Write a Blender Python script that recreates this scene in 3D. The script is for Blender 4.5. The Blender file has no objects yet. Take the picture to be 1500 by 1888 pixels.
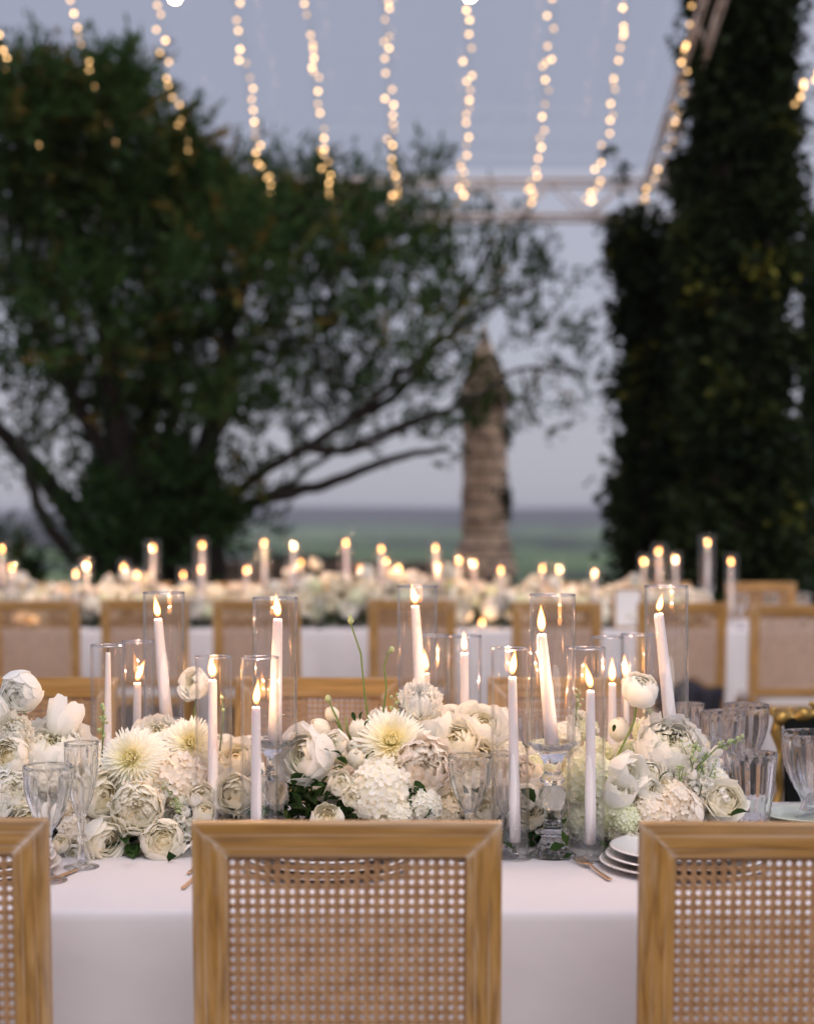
import bpy, math, random
import numpy as np
from mathutils import Vector, Matrix, Euler
random.seed(7)
RNG = np.random.default_rng(7)
PI = math.pi
sc = bpy.context.scene
COL = sc.collection
F = 3125.0          # focal length in photograph pixels (50 mm lens, 24 mm wide frame, 1500 px)
HC = 1.46           # camera height

# ------------------------------------------------------------------ camera
cd = bpy.data.cameras.new('camera')
cam = bpy.data.objects.new('camera', cd); COL.objects.link(cam)
cam.location = (0, 0, HC); cam.rotation_euler = (PI/2, 0, 0)
cd.sensor_fit = 'HORIZONTAL'; cd.sensor_width = 24; cd.lens = 50
cd.clip_start = .05; cd.clip_end = 20000
cd.dof.use_dof = True; cd.dof.focus_distance = 3.48; cd.dof.aperture_fstop = 1.75
sc.camera = cam

# ------------------------------------------------------------------ world: overcast dusk
w = bpy.data.worlds.new('World'); sc.world = w; w.use_nodes = True
nt = w.node_tree; N = nt.nodes; L = nt.links; N.clear()
out = N.new('ShaderNodeOutputWorld')
sky = N.new('ShaderNodeTexSky'); sky.sky_type = 'NISHITA'; sky.sun_disc = False
sky.sun_elevation = math.radians(47); sky.sun_rotation = math.radians(166)
bg1 = N.new('ShaderNodeBackground'); bg1.inputs[1].default_value = 0.012
L.new(sky.outputs[0], bg1.inputs[0])
tc = N.new('ShaderNodeTexCoord'); sep = N.new('ShaderNodeSeparateXYZ'); L.new(tc.outputs['Generated'], sep.inputs[0])
mx = N.new('ShaderNodeMath'); mx.operation = 'MAXIMUM'; mx.inputs[1].default_value = 0; L.new(sep.outputs[2], mx.inputs[0])
# cloud cover: luminance grows towards the zenith, the same all the way round
ma = N.new('ShaderNodeMath'); ma.operation = 'MULTIPLY_ADD'; ma.inputs[1].default_value = 1.55; ma.inputs[2].default_value = 1.02
L.new(mx.outputs[0], ma.inputs[0])
cr = N.new('ShaderNodeValToRGB'); L.new(mx.outputs[0], cr.inputs[0])
cr.color_ramp.elements[0].position = 0; cr.color_ramp.elements[0].color = (.392, .388, .455, 1)
cr.color_ramp.elements[1].position = .35; cr.color_ramp.elements[1].color = (.262, .268, .330, 1)
cr.color_ramp.elements.new(.8).color = (.235, .225, .29, 1)
no = N.new('ShaderNodeTexNoise'); no.inputs['Scale'].default_value = 2.2; no.inputs['Detail'].default_value = 4
L.new(tc.outputs['Generated'], no.inputs['Vector'])
nm = N.new('ShaderNodeMapRange'); nm.inputs[3].default_value = .9; nm.inputs[4].default_value = 1.08; L.new(no.outputs[0], nm.inputs[0])
mm = N.new('ShaderNodeMath'); mm.operation = 'MULTIPLY'; L.new(ma.outputs[0], mm.inputs[0]); L.new(nm.outputs[0], mm.inputs[1])
bg2 = N.new('ShaderNodeBackground'); L.new(cr.outputs[0], bg2.inputs[0]); L.new(mm.outputs[0], bg2.inputs[1])
ad = N.new('ShaderNodeAddShader'); L.new(bg1.outputs[0], ad.inputs[0]); L.new(bg2.outputs[0], ad.inputs[1])
L.new(ad.outputs[0], out.inputs[0])

# ------------------------------------------------------------------ sun through the cloud
sd = bpy.data.lights.new('sun', 'SUN'); sun = bpy.data.objects.new('sun', sd); COL.objects.link(sun)
sd.energy = 2.05; sd.angle = math.radians(44); sd.color = (1, .915, .885)
sun.rotation_euler = (math.radians(43), 0, math.radians(16))

sc.view_settings.view_transform = 'Standard'; sc.view_settings.look = 'None'
sc.view_settings.exposure = 0.0; sc.view_settings.gamma = 1; sc.view_settings.use_curve_mapping = False
sc.render.engine = 'CYCLES'
cy = sc.cycles
cy.use_adaptive_sampling = False
cy.use_denoising = True
cy.use_light_tree = True
cy.max_bounces = 14; cy.transmission_bounces = 12; cy.glossy_bounces = 6; cy.diffuse_bounces = 10
cy.transparent_max_bounces = 40; cy.volume_bounces = 0
cy.sample_clamp_indirect = 4.0; cy.sample_clamp_direct = 0
cy.caustics_refractive = True; cy.caustics_reflective = False; cy.blur_glossy = .5

# ------------------------------------------------------------------ helpers
def at(px, py, d):
    """a point measured in the photograph at distance d"""
    return Vector(((px-750)*d/F, d, HC-(py-944)*d/F))
def xat(px, d): return (px-750)*d/F
def tag(o, label=None, cat=None, group=None, kind=None):
    if label: o['label'] = label
    if cat: o['category'] = cat
    if group: o['group'] = group
    if kind: o['kind'] = kind
    return o
def empty(name, loc=(0,0,0), rz=0):
    o = bpy.data.objects.new(name, None); COL.objects.link(o)
    o.empty_display_size = .05; o.location = loc; o.rotation_euler = (0,0,rz); return o
def link(name, me, parent=None, loc=None, rot=None, scale=None):
    o = bpy.data.objects.new(name, me); COL.objects.link(o)
    if parent: o.parent = parent
    if loc is not None: o.location = loc
    if rot is not None: o.rotation_euler = rot
    if scale is not None: o.scale = (scale,)*3 if isinstance(scale, (int, float)) else scale
    return o
def copy_tree(o, parent=None):
    c = o.copy(); COL.objects.link(c); c.parent = parent
    for ch in list(KIDS.get(o.name, [])):
        copy_tree(ch, c)
    return c
KIDS = {}
def remember(root):
    for ch in root.children_recursive:
        KIDS.setdefault(ch.parent.name, []).append(ch)

class MB:
    """collects geometry for one mesh"""
    def __init__(s): s.v = []; s.f = []; s.t = []
    def add(s, vs, fs, tint=None):
        b = len(s.v); s.v += [tuple(p) for p in vs]; s.f += [tuple(i+b for i in f) for f in fs]
        if tint is None: tint = 0.0
        s.t += (list(tint) if hasattr(tint, '__len__') else [tint]*len(vs)); return s
    def box(s, x0, x1, y0, y1, z0, z1, tint=None):
        vs = [(x,y,z) for x in (x0,x1) for y in (y0,y1) for z in (z0,z1)]
        return s.add(vs, [(0,1,3,2),(4,6,7,5),(0,4,5,1),(2,3,7,6),(0,2,6,4),(1,5,7,3)], tint)
    def grid(s, fn, nu, nv, tint=None, closeu=False):
        vs = []; ts = []
        for j in range(nv+1):
            for i in range(nu if closeu else nu+1):
                vs.append(fn(i/nu, j/nv)); ts.append(tint(i/nu, j/nv) if callable(tint) else (tint or 0))
        W = nu if closeu else nu+1; fs = []
        for j in range(nv):
            for i in range(nu):
                a = j*W+i; b = j*W+(i+1) % W; fs.append((a, b, b+W, a+W))
        return s.add(vs, fs, ts)
    def lathe(s, prof, n=32, c=(0,0,0), mod=None, tint=None, cap=False):
        vs = []
        for k, (r, z) in enumerate(prof):
            for i in range(n):
                a = 2*PI*i/n; rr = r*(mod(a, r, z, k) if mod else 1)
                vs.append((c[0]+rr*math.cos(a), c[1]+rr*math.sin(a), c[2]+z))
        fs = [(k*n+i, k*n+(i+1) % n, (k+1)*n+(i+1) % n, (k+1)*n+i) for k in range(len(prof)-1) for i in range(n)]
        if cap: fs += [tuple(range(n-1,-1,-1)), tuple(range((len(prof)-1)*n, len(prof)*n))]
        return s.add(vs, fs, tint)
    def tube(s, pts, rad, n=6, tint=None, cap=True):
        pts = [Vector(p) for p in pts]; m = len(pts)
        if not hasattr(rad, '__len__'): rad = [rad]*m
        vs = []; ref = None
        for k, p in enumerate(pts):
            d = (pts[min(k+1, m-1)]-pts[max(k-1, 0)]).normalized()
            if ref is None: ref = Vector((0,0,1)) if abs(d.z) < .9 else Vector((1,0,0))
            a = d.cross(ref).normalized(); b = d.cross(a).normalized(); ref = b.cross(d)*-1 if False else ref
            for i in range(n):
                t = 2*PI*i/n; vs.append(p+(a*math.cos(t)+b*math.sin(t))*rad[k])
        fs = [(k*n+i, k*n+(i+1) % n, (k+1)*n+(i+1) % n, (k+1)*n+i) for k in range(m-1) for i in range(n)]
        if cap: fs += [tuple(range(n-1,-1,-1)), tuple(range((m-1)*n, m*n))]
        return s.add(vs, fs, tint)
    def mesh(s, name, mat, smooth=True, sharp=None):
        me = bpy.data.meshes.new(name); me.from_pydata(s.v, [], s.f)
        if any(s.t):
            at_ = me.attributes.new('tint', 'FLOAT', 'POINT'); at_.data.foreach_set('value', np.array(s.t, 'f'))
        me.materials.append(mat)
        if smooth: me.shade_smooth()
        if sharp: me.set_sharp_from_angle(angle=math.radians(sharp))
        me.update(); return me
    def obj(s, name, mat, parent=None, smooth=True, sharp=None, loc=None):
        return link(name, s.mesh(name, mat, smooth, sharp), parent, loc)

# ------------------------------------------------------------------ materials
def mat(name):
    m = bpy.data.materials.new(name); m.use_nodes = True; m.node_tree.nodes.clear()
    o = m.node_tree.nodes.new('ShaderNodeOutputMaterial'); return m, m.node_tree.nodes, m.node_tree.links, o
def principled(name, col, rough=.5, metal=0, spec=.5, noise=None, bump=None, extra=None):
    m, N, L, o = mat(name); p = N.new('ShaderNodeBsdfPrincipled'); L.new(p.outputs[0], o.inputs[0])
    p.inputs['Base Color'].default_value = (*col, 1); p.inputs['Roughness'].default_value = rough
    p.inputs['Metallic'].default_value = metal; p.inputs['Specular IOR Level'].default_value = spec
    t = N.new('ShaderNodeTexCoord')
    if noise:
        sc_, amt, col2 = noise
        n = N.new('ShaderNodeTexNoise'); n.inputs['Scale'].default_value = sc_; n.inputs['Detail'].default_value = 5
        L.new(t.outputs['Object'], n.inputs['Vector'])
        r = N.new('ShaderNodeMapRange'); r.inputs[1].default_value = .35; r.inputs[2].default_value = .65; r.inputs[4].default_value = amt; L.new(n.outputs[0], r.inputs[0])
        mi = N.new('ShaderNodeMix'); mi.data_type = 'RGBA'; mi.inputs[6].default_value = (*col, 1); mi.inputs[7].default_value = (*col2, 1)
        L.new(r.outputs[0], mi.inputs[0]); L.new(mi.outputs[2], p.inputs['Base Color'])
    if bump:
        sc_, st, dist = bump
        n = N.new('ShaderNodeTexNoise'); n.inputs['Scale'].default_value = sc_; n.inputs['Detail'].default_value = 3
        L.new(t.outputs['Object'], n.inputs['Vector'])
        b = N.new('ShaderNodeBump'); b.inputs['Strength'].default_value = st; b.inputs['Distance'].default_value = dist
        L.new(n.outputs[0], b.inputs['Height']); L.new(b.outputs[0], p.inputs['Normal'])
    if extra: extra(p, N, L)
    return m

def wood(name, axis):
    m, N, L, o = mat(name); p = N.new('ShaderNodeBsdfPrincipled'); L.new(p.outputs[0], o.inputs[0])
    t = N.new('ShaderNodeTexCoord'); oi = N.new('ShaderNodeObjectInfo')
    mp = N.new('ShaderNodeMapping'); mp.inputs['Scale'].default_value = (5, 85, 85) if axis == 'x' else (85, 85, 5)
    va = N.new('ShaderNodeVectorMath'); va.operation = 'MULTIPLY_ADD'; va.inputs[1].default_value = (9, 9, 9)
    L.new(oi.outputs['Random'], va.inputs[0]); L.new(t.outputs['Object'], va.inputs[2]); L.new(va.outputs[0], mp.inputs[0])
    n1 = N.new('ShaderNodeTexNoise'); n1.inputs['Scale'].default_value = 1; n1.inputs['Detail'].default_value = 7; n1.inputs['Distortion'].default_value = .6
    L.new(mp.outputs[0], n1.inputs['Vector'])
    cr = N.new('ShaderNodeValToRGB'); e = cr.color_ramp.elements
    e[0].position = .32; e[0].color = (.245, .118, .024, 1); e[1].position = .78; e[1].color = (.54, .30, .088, 1)
    e.new(.5).color = (.39, .202, .044, 1)
    L.new(n1.outputs[0], cr.inputs[0])
    # whitewash left in the grooves and the mitre joints, broken up along the grain
    a = N.new('ShaderNodeAttribute'); a.attribute_name = 'tint'
    n2 = N.new('ShaderNodeTexNoise'); n2.inputs['Scale'].default_value = .45; n2.inputs['Detail'].default_value = 5; L.new(mp.outputs[0], n2.inputs['Vector'])
    r2 = N.new('ShaderNodeMapRange'); r2.inputs[1].default_value = .38; r2.inputs[2].default_value = .62; L.new(n2.outputs[0], r2.inputs[0])
    mu = N.new('ShaderNodeMath'); mu.operation = 'MULTIPLY'; L.new(a.outputs['Fac'], mu.inputs[0]); L.new(r2.outputs[0], mu.inputs[1])
    n3 = N.new('ShaderNodeTexNoise'); n3.inputs['Scale'].default_value = .7; n3.inputs['Detail'].default_value = 8; L.new(mp.outputs[0], n3.inputs['Vector'])
    r3 = N.new('ShaderNodeMapRange'); r3.inputs[1].default_value = .56; r3.inputs[2].default_value = .72; r3.inputs[4].default_value = .24; L.new(n3.outputs[0], r3.inputs[0])
    ma = N.new('ShaderNodeMath'); ma.operation = 'MAXIMUM'; L.new(mu.outputs[0], ma.inputs[0]); L.new(r3.outputs[0], ma.inputs[1])
    mi = N.new('ShaderNodeMix'); mi.data_type = 'RGBA'; mi.inputs[7].default_value = (.80, .66, .52, 1)
    L.new(ma.outputs[0], mi.inputs[0]); L.new(cr.outputs[0], mi.inputs[6]); L.new(mi.outputs[2], p.inputs['Base Color'])
    p.inputs['Roughness'].default_value = .48
    b = N.new('ShaderNodeBump'); b.inputs['Strength'].default_value = .25; b.inputs['Distance'].default_value = .001
    L.new(n1.outputs[0], b.inputs['Height']); L.new(b.outputs[0], p.inputs['Normal'])
    return m
M_WX = wood('oak_along', 'x'); M_WZ = wood('oak_upright', 'z')
M_CANE = principled('cane', (.50, .295, .145), .55, noise=(45, .8, (.33, .175, .075)))
M_CUSHION = principled('cushion_linen', (.74, .70, .66), .9, spec=.1, bump=(300, .3, .001))

def cloth_mat():
    m, N, L, o = mat('white_linen'); p = N.new('ShaderNodeBsdfPrincipled'); L.new(p.outputs[0], o.inputs[0])
    p.inputs['Base Color'].default_value = (.665, .645, .65, 1); p.inputs['Roughness'].default_value = .85; p.inputs['Specular IOR Level'].default_value = .15
    p.inputs['Sheen Weight'].default_value = .15
    t = N.new('ShaderNodeTexCoord'); hs = None
    for ax in (0, 1):
        mp = N.new('ShaderNodeMapping'); mp.inputs['Scale'].default_value = (900, 60, 60) if ax == 0 else (60, 900, 900)
        L.new(t.outputs['Object'], mp.inputs[0])
        n = N.new('ShaderNodeTexNoise'); n.inputs['Scale'].default_value = 1; n.inputs['Detail'].default_value = 2; L.new(mp.outputs[0], n.inputs['Vector'])
        if hs is None: hs = n
        else:
            ad = N.new('ShaderNodeMath'); L.new(hs.outputs[0], ad.inputs[0]); L.new(n.outputs[0], ad.inputs[1]); hs = ad
    n = N.new('ShaderNodeTexNoise'); n.inputs['Scale'].default_value = 5; n.inputs['Detail'].default_value = 3; L.new(t.outputs['Object'], n.inputs['Vector'])
    b = N.new('ShaderNodeBump'); b.inputs['Strength'].default_value = .25; b.inputs['Distance'].default_value = .0006; L.new(hs.outputs[0], b.inputs['Height'])
    b2 = N.new('ShaderNodeBump'); b2.inputs['Strength'].default_value = .35; b2.inputs['Distance'].default_value = .02
    L.new(n.outputs[0], b2.inputs['Height']); L.new(b.outputs[0], b2.inputs['Normal']); L.new(b2.outputs[0], p.inputs['Normal'])
    return m
M_CLOTH = cloth_mat()

def thin_glass(name, base=.045, tint=(.997, .997, .997), edge=(.93, .92, .92)):
    m, N, L, o = mat(name)
    g = N.new('ShaderNodeNewGeometry'); dt = N.new('ShaderNodeVectorMath'); dt.operation = 'DOT_PRODUCT'
    L.new(g.outputs['Incoming'], dt.inputs[0]); L.new(g.outputs['Normal'], dt.inputs[1])
    ab = N.new('ShaderNodeMath'); ab.operation = 'ABSOLUTE'; L.new(dt.outputs['Value'], ab.inputs[0])
    su = N.new('ShaderNodeMath'); su.operation = 'SUBTRACT'; su.inputs[0].default_value = 1; L.new(ab.outputs[0], su.inputs[1])
    pw = N.new('ShaderNodeMath'); pw.operation = 'POWER'; pw.inputs[1].default_value = 4.2; L.new(su.outputs[0], pw.inputs[0])
    fr = N.new('ShaderNodeMath'); fr.operation = 'MULTIPLY_ADD'; fr.inputs[1].default_value = 1-base; fr.inputs[2].default_value = base; L.new(pw.outputs[0], fr.inputs[0])
    tr = N.new('ShaderNodeBsdfTransparent')
    # the longer way through the wall near the silhouette takes more light
    p3 = N.new('ShaderNodeMath'); p3.operation = 'POWER'; p3.inputs[1].default_value = 3.5; L.new(su.outputs[0], p3.inputs[0])
    tm = N.new('ShaderNodeMix'); tm.data_type = 'RGBA'; tm.inputs[6].default_value = (*tint, 1); tm.inputs[7].default_value = (*edge, 1); L.new(p3.outputs[0], tm.inputs[0]); L.new(tm.outputs[2], tr.inputs[0])
    gl = N.new('ShaderNodeBsdfGlossy'); gl.inputs['Roughness'].default_value = 0.008
    mi = N.new('ShaderNodeMixShader'); L.new(fr.outputs[0], mi.inputs[0]); L.new(tr.outputs[0], mi.inputs[1]); L.new(gl.outputs[0], mi.inputs[2])
    L.new(mi.outputs[0], o.inputs[0]); return m
M_THIN = thin_glass('clear_glass_sheet')
M_RIM = thin_glass('glass_rim', .42, (.98, .98, .98), (.9, .9, .9))
M_CUP = thin_glass('thin_cut_glass', .055, (.99, .99, .99), (.92, .91, .92))
M_ROOF = thin_glass('clear_roof_vinyl', .035, (.85, .87, .905), (.8, .83, .88))
def crystal():
    m, N, L, o = mat('cut_crystal'); g = N.new('ShaderNodeBsdfGlass'); g.inputs['IOR'].default_value = 1.36; g.inputs['Roughness'].default_value = 0
    g.inputs['Color'].default_value = (.985, .985, .99, 1)
    tr = N.new('ShaderNodeBsdfTransparent'); mx = N.new('ShaderNodeMixShader'); mx.inputs[0].default_value = .08
    L.new(g.outputs[0], mx.inputs[1]); L.new(tr.outputs[0], mx.inputs[2]); L.new(mx.outputs[0], o.inputs[0]); return m
M_CRYSTAL = crystal()
def wax():
    m = principled('candle_wax', (.86, .79, .77), .42, bump=(30, .2, .002))
    p = [n for n in m.node_tree.nodes if n.type == 'BSDF_PRINCIPLED'][0]
    p.inputs['Subsurface Weight'].default_value = .5; p.inputs['Subsurface Radius'].default_value = (.012, .008, .006); p.inputs['Subsurface Scale'].default_value = 1
    return m
M_WAX = wax()
M_WICK = principled('burnt_wick', (.02, .015, .012), .9)
def flame_mat():
    m, N, L, o = mat('flame_core')
    a = N.new('ShaderNodeAttribute'); a.attribute_name = 'tint'
    cr = N.new('ShaderNodeValToRGB'); e = cr.color_ramp.elements
    e[0].position = 0; e[0].color = (.9, .22, .04, 1); e[1].position = 1; e[1].color = (1, .30, .06, 1)
    e.new(.22).color = (1, .40, .12, 1); e.new(.55).color = (1, .44, .15, 1); e.new(.8).color = (1, .37, .10, 1)
    s = N.new('ShaderNodeValToRGB'); q = s.color_ramp.elements
    q[0].position = 0; q[0].color = (.08,)*3+(1,); q[1].position = 1; q[1].color = (.35,)*3+(1,); q.new(.3).color = (1,1,1,1); q.new(.65).color = (1,1,1,1)
    L.new(a.outputs['Fac'], cr.inputs[0]); L.new(a.outputs['Fac'], s.inputs[0])
    mu = N.new('ShaderNodeMath'); mu.operation = 'MULTIPLY'; mu.inputs[1].default_value = 11; L.new(s.outputs[0], mu.inputs[0])
    em = N.new('ShaderNodeEmission'); L.new(cr.outputs[0], em.inputs[0]); L.new(mu.outputs[0], em.inputs[1])
    tr = N.new('ShaderNodeBsdfTransparent'); ad = N.new('ShaderNodeAddShader'); L.new(em.outputs[0], ad.inputs[0]); L.new(tr.outputs[0], ad.inputs[1]); L.new(ad.outputs[0], o.inputs[0]); return m
M_FLAME = flame_mat()
def halo_mat():
    m, N, L, o = mat('flame_mantle')
    em = N.new('ShaderNodeEmission'); em.inputs[0].default_value = (1, .34, .06, 1); em.inputs[1].default_value = 1.4
    tr = N.new('ShaderNodeBsdfTransparent'); ad = N.new('ShaderNodeAddShader')
    L.new(em.outputs[0], ad.inputs[0]); L.new(tr.outputs[0], ad.inputs[1]); L.new(ad.outputs[0], o.inputs[0]); return m
M_HALO = halo_mat()
def bulb_mat(name, col, lo, hi):
    m, N, L, o = mat(name); oi = N.new('ShaderNodeObjectInfo')
    r = N.new('ShaderNodeMapRange'); r.inputs[3].default_value = lo; r.inputs[4].default_value = hi; L.new(oi.outputs['Random'], r.inputs[0])
    em = N.new('ShaderNodeEmission'); em.inputs[0].default_value = (*col, 1); L.new(r.outputs[0], em.inputs[1]); L.new(em.outputs[0], o.inputs[0]); return m
M_BULB = bulb_mat('warm_bulb', (1, .58, .24), 1.5, 9)
M_GLOBE = bulb_mat('warm_globe', (1, .60, .34), 230, 245)

def petal(name, white, centre, trans=.38):
    m, N, L, o = mat(name)
    a = N.new('ShaderNodeAttribute'); a.attribute_name = 'tint'
    mi = N.new('ShaderNodeMix'); mi.data_type = 'RGBA'; mi.inputs[6].default_value = (*white, 1); mi.inputs[7].default_value = (*centre, 1); L.new(a.outputs['Fac'], mi.inputs[0])
    t = N.new('ShaderNodeTexCoord'); n = N.new('ShaderNodeTexNoise'); n.inputs['Scale'].default_value = 40; L.new(t.outputs['Object'], n.inputs['Vector'])
    hs = N.new('ShaderNodeHueSaturation'); r = N.new('ShaderNodeMapRange'); r.inputs[3].default_value = .93; r.inputs[4].default_value = 1.05; L.new(n.outputs[0], r.inputs[0])
    L.new(r.outputs[0], hs.inputs['Value']); L.new(mi.outputs[2], hs.inputs['Color'])
    d = N.new('ShaderNodeBsdfPrincipled'); d.inputs['Roughness'].default_value = .7; d.inputs['Specular IOR Level'].default_value = .05
    L.new(hs.outputs[0], d.inputs['Base Color'])
    tr = N.new('ShaderNodeBsdfTranslucent'); L.new(hs.outputs[0], tr.inputs[0])
    mx = N.new('ShaderNodeMixShader'); mx.inputs[0].default_value = trans; L.new(d.outputs[0], mx.inputs[1]); L.new(tr.outputs[0], mx.inputs[2]); L.new(mx.outputs[0], o.inputs[0]); return m
M_PW = petal('petal_white', (.975, .97, .93), (.97, .92, .68))
M_PC = petal('petal_cream', (.975, .955, .87), (.97, .88, .62))
M_PP = petal('petal_peach', (.975, .935, .87), (.97, .85, .64))
M_PY = petal('petal_yellow', (.975, .97, .90), (.97, .91, .55))
M_PG = petal('petal_green', (.92, .93, .80), (.72, .78, .42))
M_STEM = principled('green_stem', (.13, .20, .05), .5)
M_BUD = principled('green_bud', (.34, .42, .20), .5)
def leafy(name, dark, light, warm):
    m, N, L, o = mat(name)
    a = N.new('ShaderNodeAttribute'); a.attribute_name = 'tint'
    cr = N.new('ShaderNodeValToRGB'); e = cr.color_ramp.elements
    e[0].position = 0; e[0].color = (*dark, 1); e[1].position = 1; e[1].color = (*warm, 1); e.new(.75).color = (*light, 1)
    L.new(a.outputs['Fac'], cr.inputs[0])
    d = N.new('ShaderNodeBsdfPrincipled'); d.inputs['Roughness'].default_value = .6; d.inputs['Specular IOR Level'].default_value = .12; L.new(cr.outputs[0], d.inputs['Base Color'])
    tr = N.new('ShaderNodeBsdfTranslucent'); L.new(cr.outputs[0], tr.inputs[0])
    mx = N.new('ShaderNodeMixShader'); mx.inputs[0].default_value = .25; L.new(d.outputs[0], mx.inputs[1]); L.new(tr.outputs[0], mx.inputs[2]); L.new(mx.outputs[0], o.inputs[0]); return m
M_LEAF = leafy('dark_leaf', (.012, .035, .010), (.04, .085, .02), (.11, .17, .035))
M_TREE = leafy('tree_leaf', (.017, .044, .012), (.060, .118, .030), (.19, .125, .03))
M_IVY = leafy('ivy_leaf', (.006, .014, .005), (.028, .048, .011), (.17, .17, .03))
M_BARK = principled('dark_bark', (.010, .008, .006), .9, noise=(8, .6, (.022, .017, .013)), bump=(20, .6, .02))
M_PORC = principled('white_porcelain', (.80, .79, .78), .12, noise=(5, .3, (.76, .75, .74)))
M_SILVERG = principled('beaded_glass_charger', (.74, .70, .66), .18, metal=.15)
M_SAGE = principled('pale_green_plate', (.62, .70, .60), .2)
M_GOLD = principled('brushed_gold', (.78, .50, .30), .28, metal=1, bump=(200, .15, .0005))
M_GILT = principled('gilded_carving', (.50, .34, .11), .38, metal=.9, noise=(12, .8, (.26, .16, .04)))
M_VELVET = principled('black_velvet', (.006, .008, .007), .9, spec=.1)
M_TRUSS = principled('pale_truss_metal', (.74, .67, .63), .5, metal=.1, noise=(4, .5, (.6, .52, .5)))
M_WIRE = principled('clear_light_wire', (.25, .23, .23), .4)
M_STONE = principled('weathered_stone', (.78, .60, .44), .9, noise=(5, .9, (.34, .25, .18)), bump=(25, .8, .02))
M_MORTAR = principled('old_mortar', (.10, .085, .07), .95)
M_PAVE = principled('terrace_paving', (.26, .20, .165), .85, noise=(1.2, .8, (.18, .14, .115)), bump=(12, .5, .02))
M_PARAPET = principled('parapet_stone', (.11, .08, .06), .9, noise=(2, .8, (.05, .04, .03)), bump=(9, .6, .04))
M_PAPER = principled('white_card', (.82, .80, .78), .7)
M_INK = principled('black_ink', (.03, .03, .03), .6)
M_FABRIC = principled('dark_navy_wool', (.018, .017, .026), .9, bump=(80, .4, .003))

# ================================================================== GROUND AND HILLS
g = MB()
g.grid(lambda u, v: (-40+80*u, -12+34*v, 0), 8, 6)
tag(g.obj('terrace', M_PAVE), kind='structure')
def field_mat():
    m, N, L, o = mat('valley_fields'); p = N.new('ShaderNodeBsdfPrincipled'); L.new(p.outputs[0], o.inputs[0])
    t = N.new('ShaderNodeTexCoord'); mp = N.new('ShaderNodeMapping'); mp.inputs['Scale'].default_value = (.002, .0045, .01); L.new(t.outputs['Object'], mp.inputs[0])
    v = N.new('ShaderNodeTexVoronoi'); v.inputs['Scale'].default_value = 1.0; L.new(mp.outputs[0], v.inputs['Vector'])
    cr = N.new('ShaderNodeValToRGB'); e = cr.color_ramp.elements; L.new(v.outputs['Color'], cr.inputs[0])
    e[0].position = 0; e[0].color = (.05, .10, .035, 1); e[1].position = 1; e[1].color = (.21, .24, .12, 1); e.new(.35).color = (.10, .17, .06, 1); e.new(.7).color = (.15, .23, .09, 1)
    n = N.new('ShaderNodeTexNoise'); n.inputs['Scale'].default_value = .02; n.inputs['Detail'].default_value = 5; L.new(t.outputs['Object'], n.inputs['Vector'])
    r = N.new('ShaderNodeMapRange'); r.inputs[1].default_value = .5; r.inputs[2].default_value = .6; L.new(n.outputs[0], r.inputs[0])
    mi = N.new('ShaderNodeMix'); mi.data_type = 'RGBA'; mi.inputs[7].default_value = (.02, .035, .02, 1); L.new(r.outputs[0], mi.inputs[0]); L.new(cr.outputs[0], mi.inputs[6])
    # woods stand on the ridge
    sx = N.new('ShaderNodeSeparateXYZ'); L.new(t.outputs['Object'], sx.inputs[0])
    n2 = N.new('ShaderNodeTexNoise'); n2.inputs['Scale'].default_value = .004; L.new(t.outputs['Object'], n2.inputs['Vector'])
    ad = N.new('ShaderNodeMath'); ad.operation = 'MULTIPLY_ADD'; ad.inputs[1].default_value = 12; L.new(n2.outputs[0], ad.inputs[0]); L.new(sx.outputs[2], ad.inputs[2])
    rw = N.new('ShaderNodeMapRange'); rw.inputs[1].default_value = -8; rw.inputs[2].default_value = -5; L.new(ad.outputs[0], rw.inputs[0])
    m2 = N.new('ShaderNodeMix'); m2.data_type = 'RGBA'; m2.inputs[7].default_value = (.035, .042, .04, 1); L.new(rw.outputs[0], m2.inputs[0]); L.new(mi.outputs[2], m2.inputs[6]); mi = m2
    L.new(mi.outputs[2], p.inputs['Base Color']); p.inputs['Roughness'].default_value = .95; p.inputs['Specular IOR Level'].default_value = .05
    return m
M_FIELD = field_mat()
M_SCRUB = principled('scrub_slope', (.022, .042, .024), .95, noise=(.05, .9, (.05, .075, .04)))
def terr(x, y):
    r = math.hypot(x, y)
    z = -22.0
    z += 3.0*math.sin(x*.0021+1.3)*math.sin(y*.0031)
    z += 17*math.exp(-((x+210)/170)**2-((y-820)/230)**2)+9*math.exp(-((x-60)/260)**2-((y-1250)/160)**2)
    if r > 1500:
        t = min(1, (r-1500)/1500); t = t*t*(3-2*t)
        z += t*(28+4.5*math.sin(x*.0016+.7)+3.0*math.sin(x*.0045+y*.001))
    return z
g = MB()
rs = [0, 120, 250, 400, 500, 600, 680, 760, 840, 920, 1000, 1080, 1160, 1250, 1350, 1500, 1750, 2000, 2300, 2600, 3000, 3600, 4500, 6000, 8000]
na = 240
vs = []; fs = []
for r in rs:
    for i in range(na):
        a = 2*PI*i/na; x, y = (r+1)*math.cos(a), (r+1)*math.sin(a); vs.append((x, y, terr(x, y)))
for k in range(len(rs)-1):
    for i in range(na): fs.append((k*na+i, (k+1)*na+i, (k+1)*na+(i+1) % na, k*na+(i+1) % na))
g.add(vs, fs); tag(g.obj('valley_terrain', M_FIELD), kind='structure')
g = MB()   # the slope that carries the terrace
prof = [(0, 23, -.02), (0, 23.2, -.35), (0, 60, -5), (0, 170, -15), (0, 330, -26)]
g.grid(lambda u, v: (-700+1400*u, [22, 22.3, 40, 90, 190, 330][round(v*5)], [-.02, -.5, -2.6, -7.5, -14.5, -27][round(v*5)]+(.8*math.sin(u*37)+.6*math.sin(u*90+1) if v > .3 else 0)), 60, 5)
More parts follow.
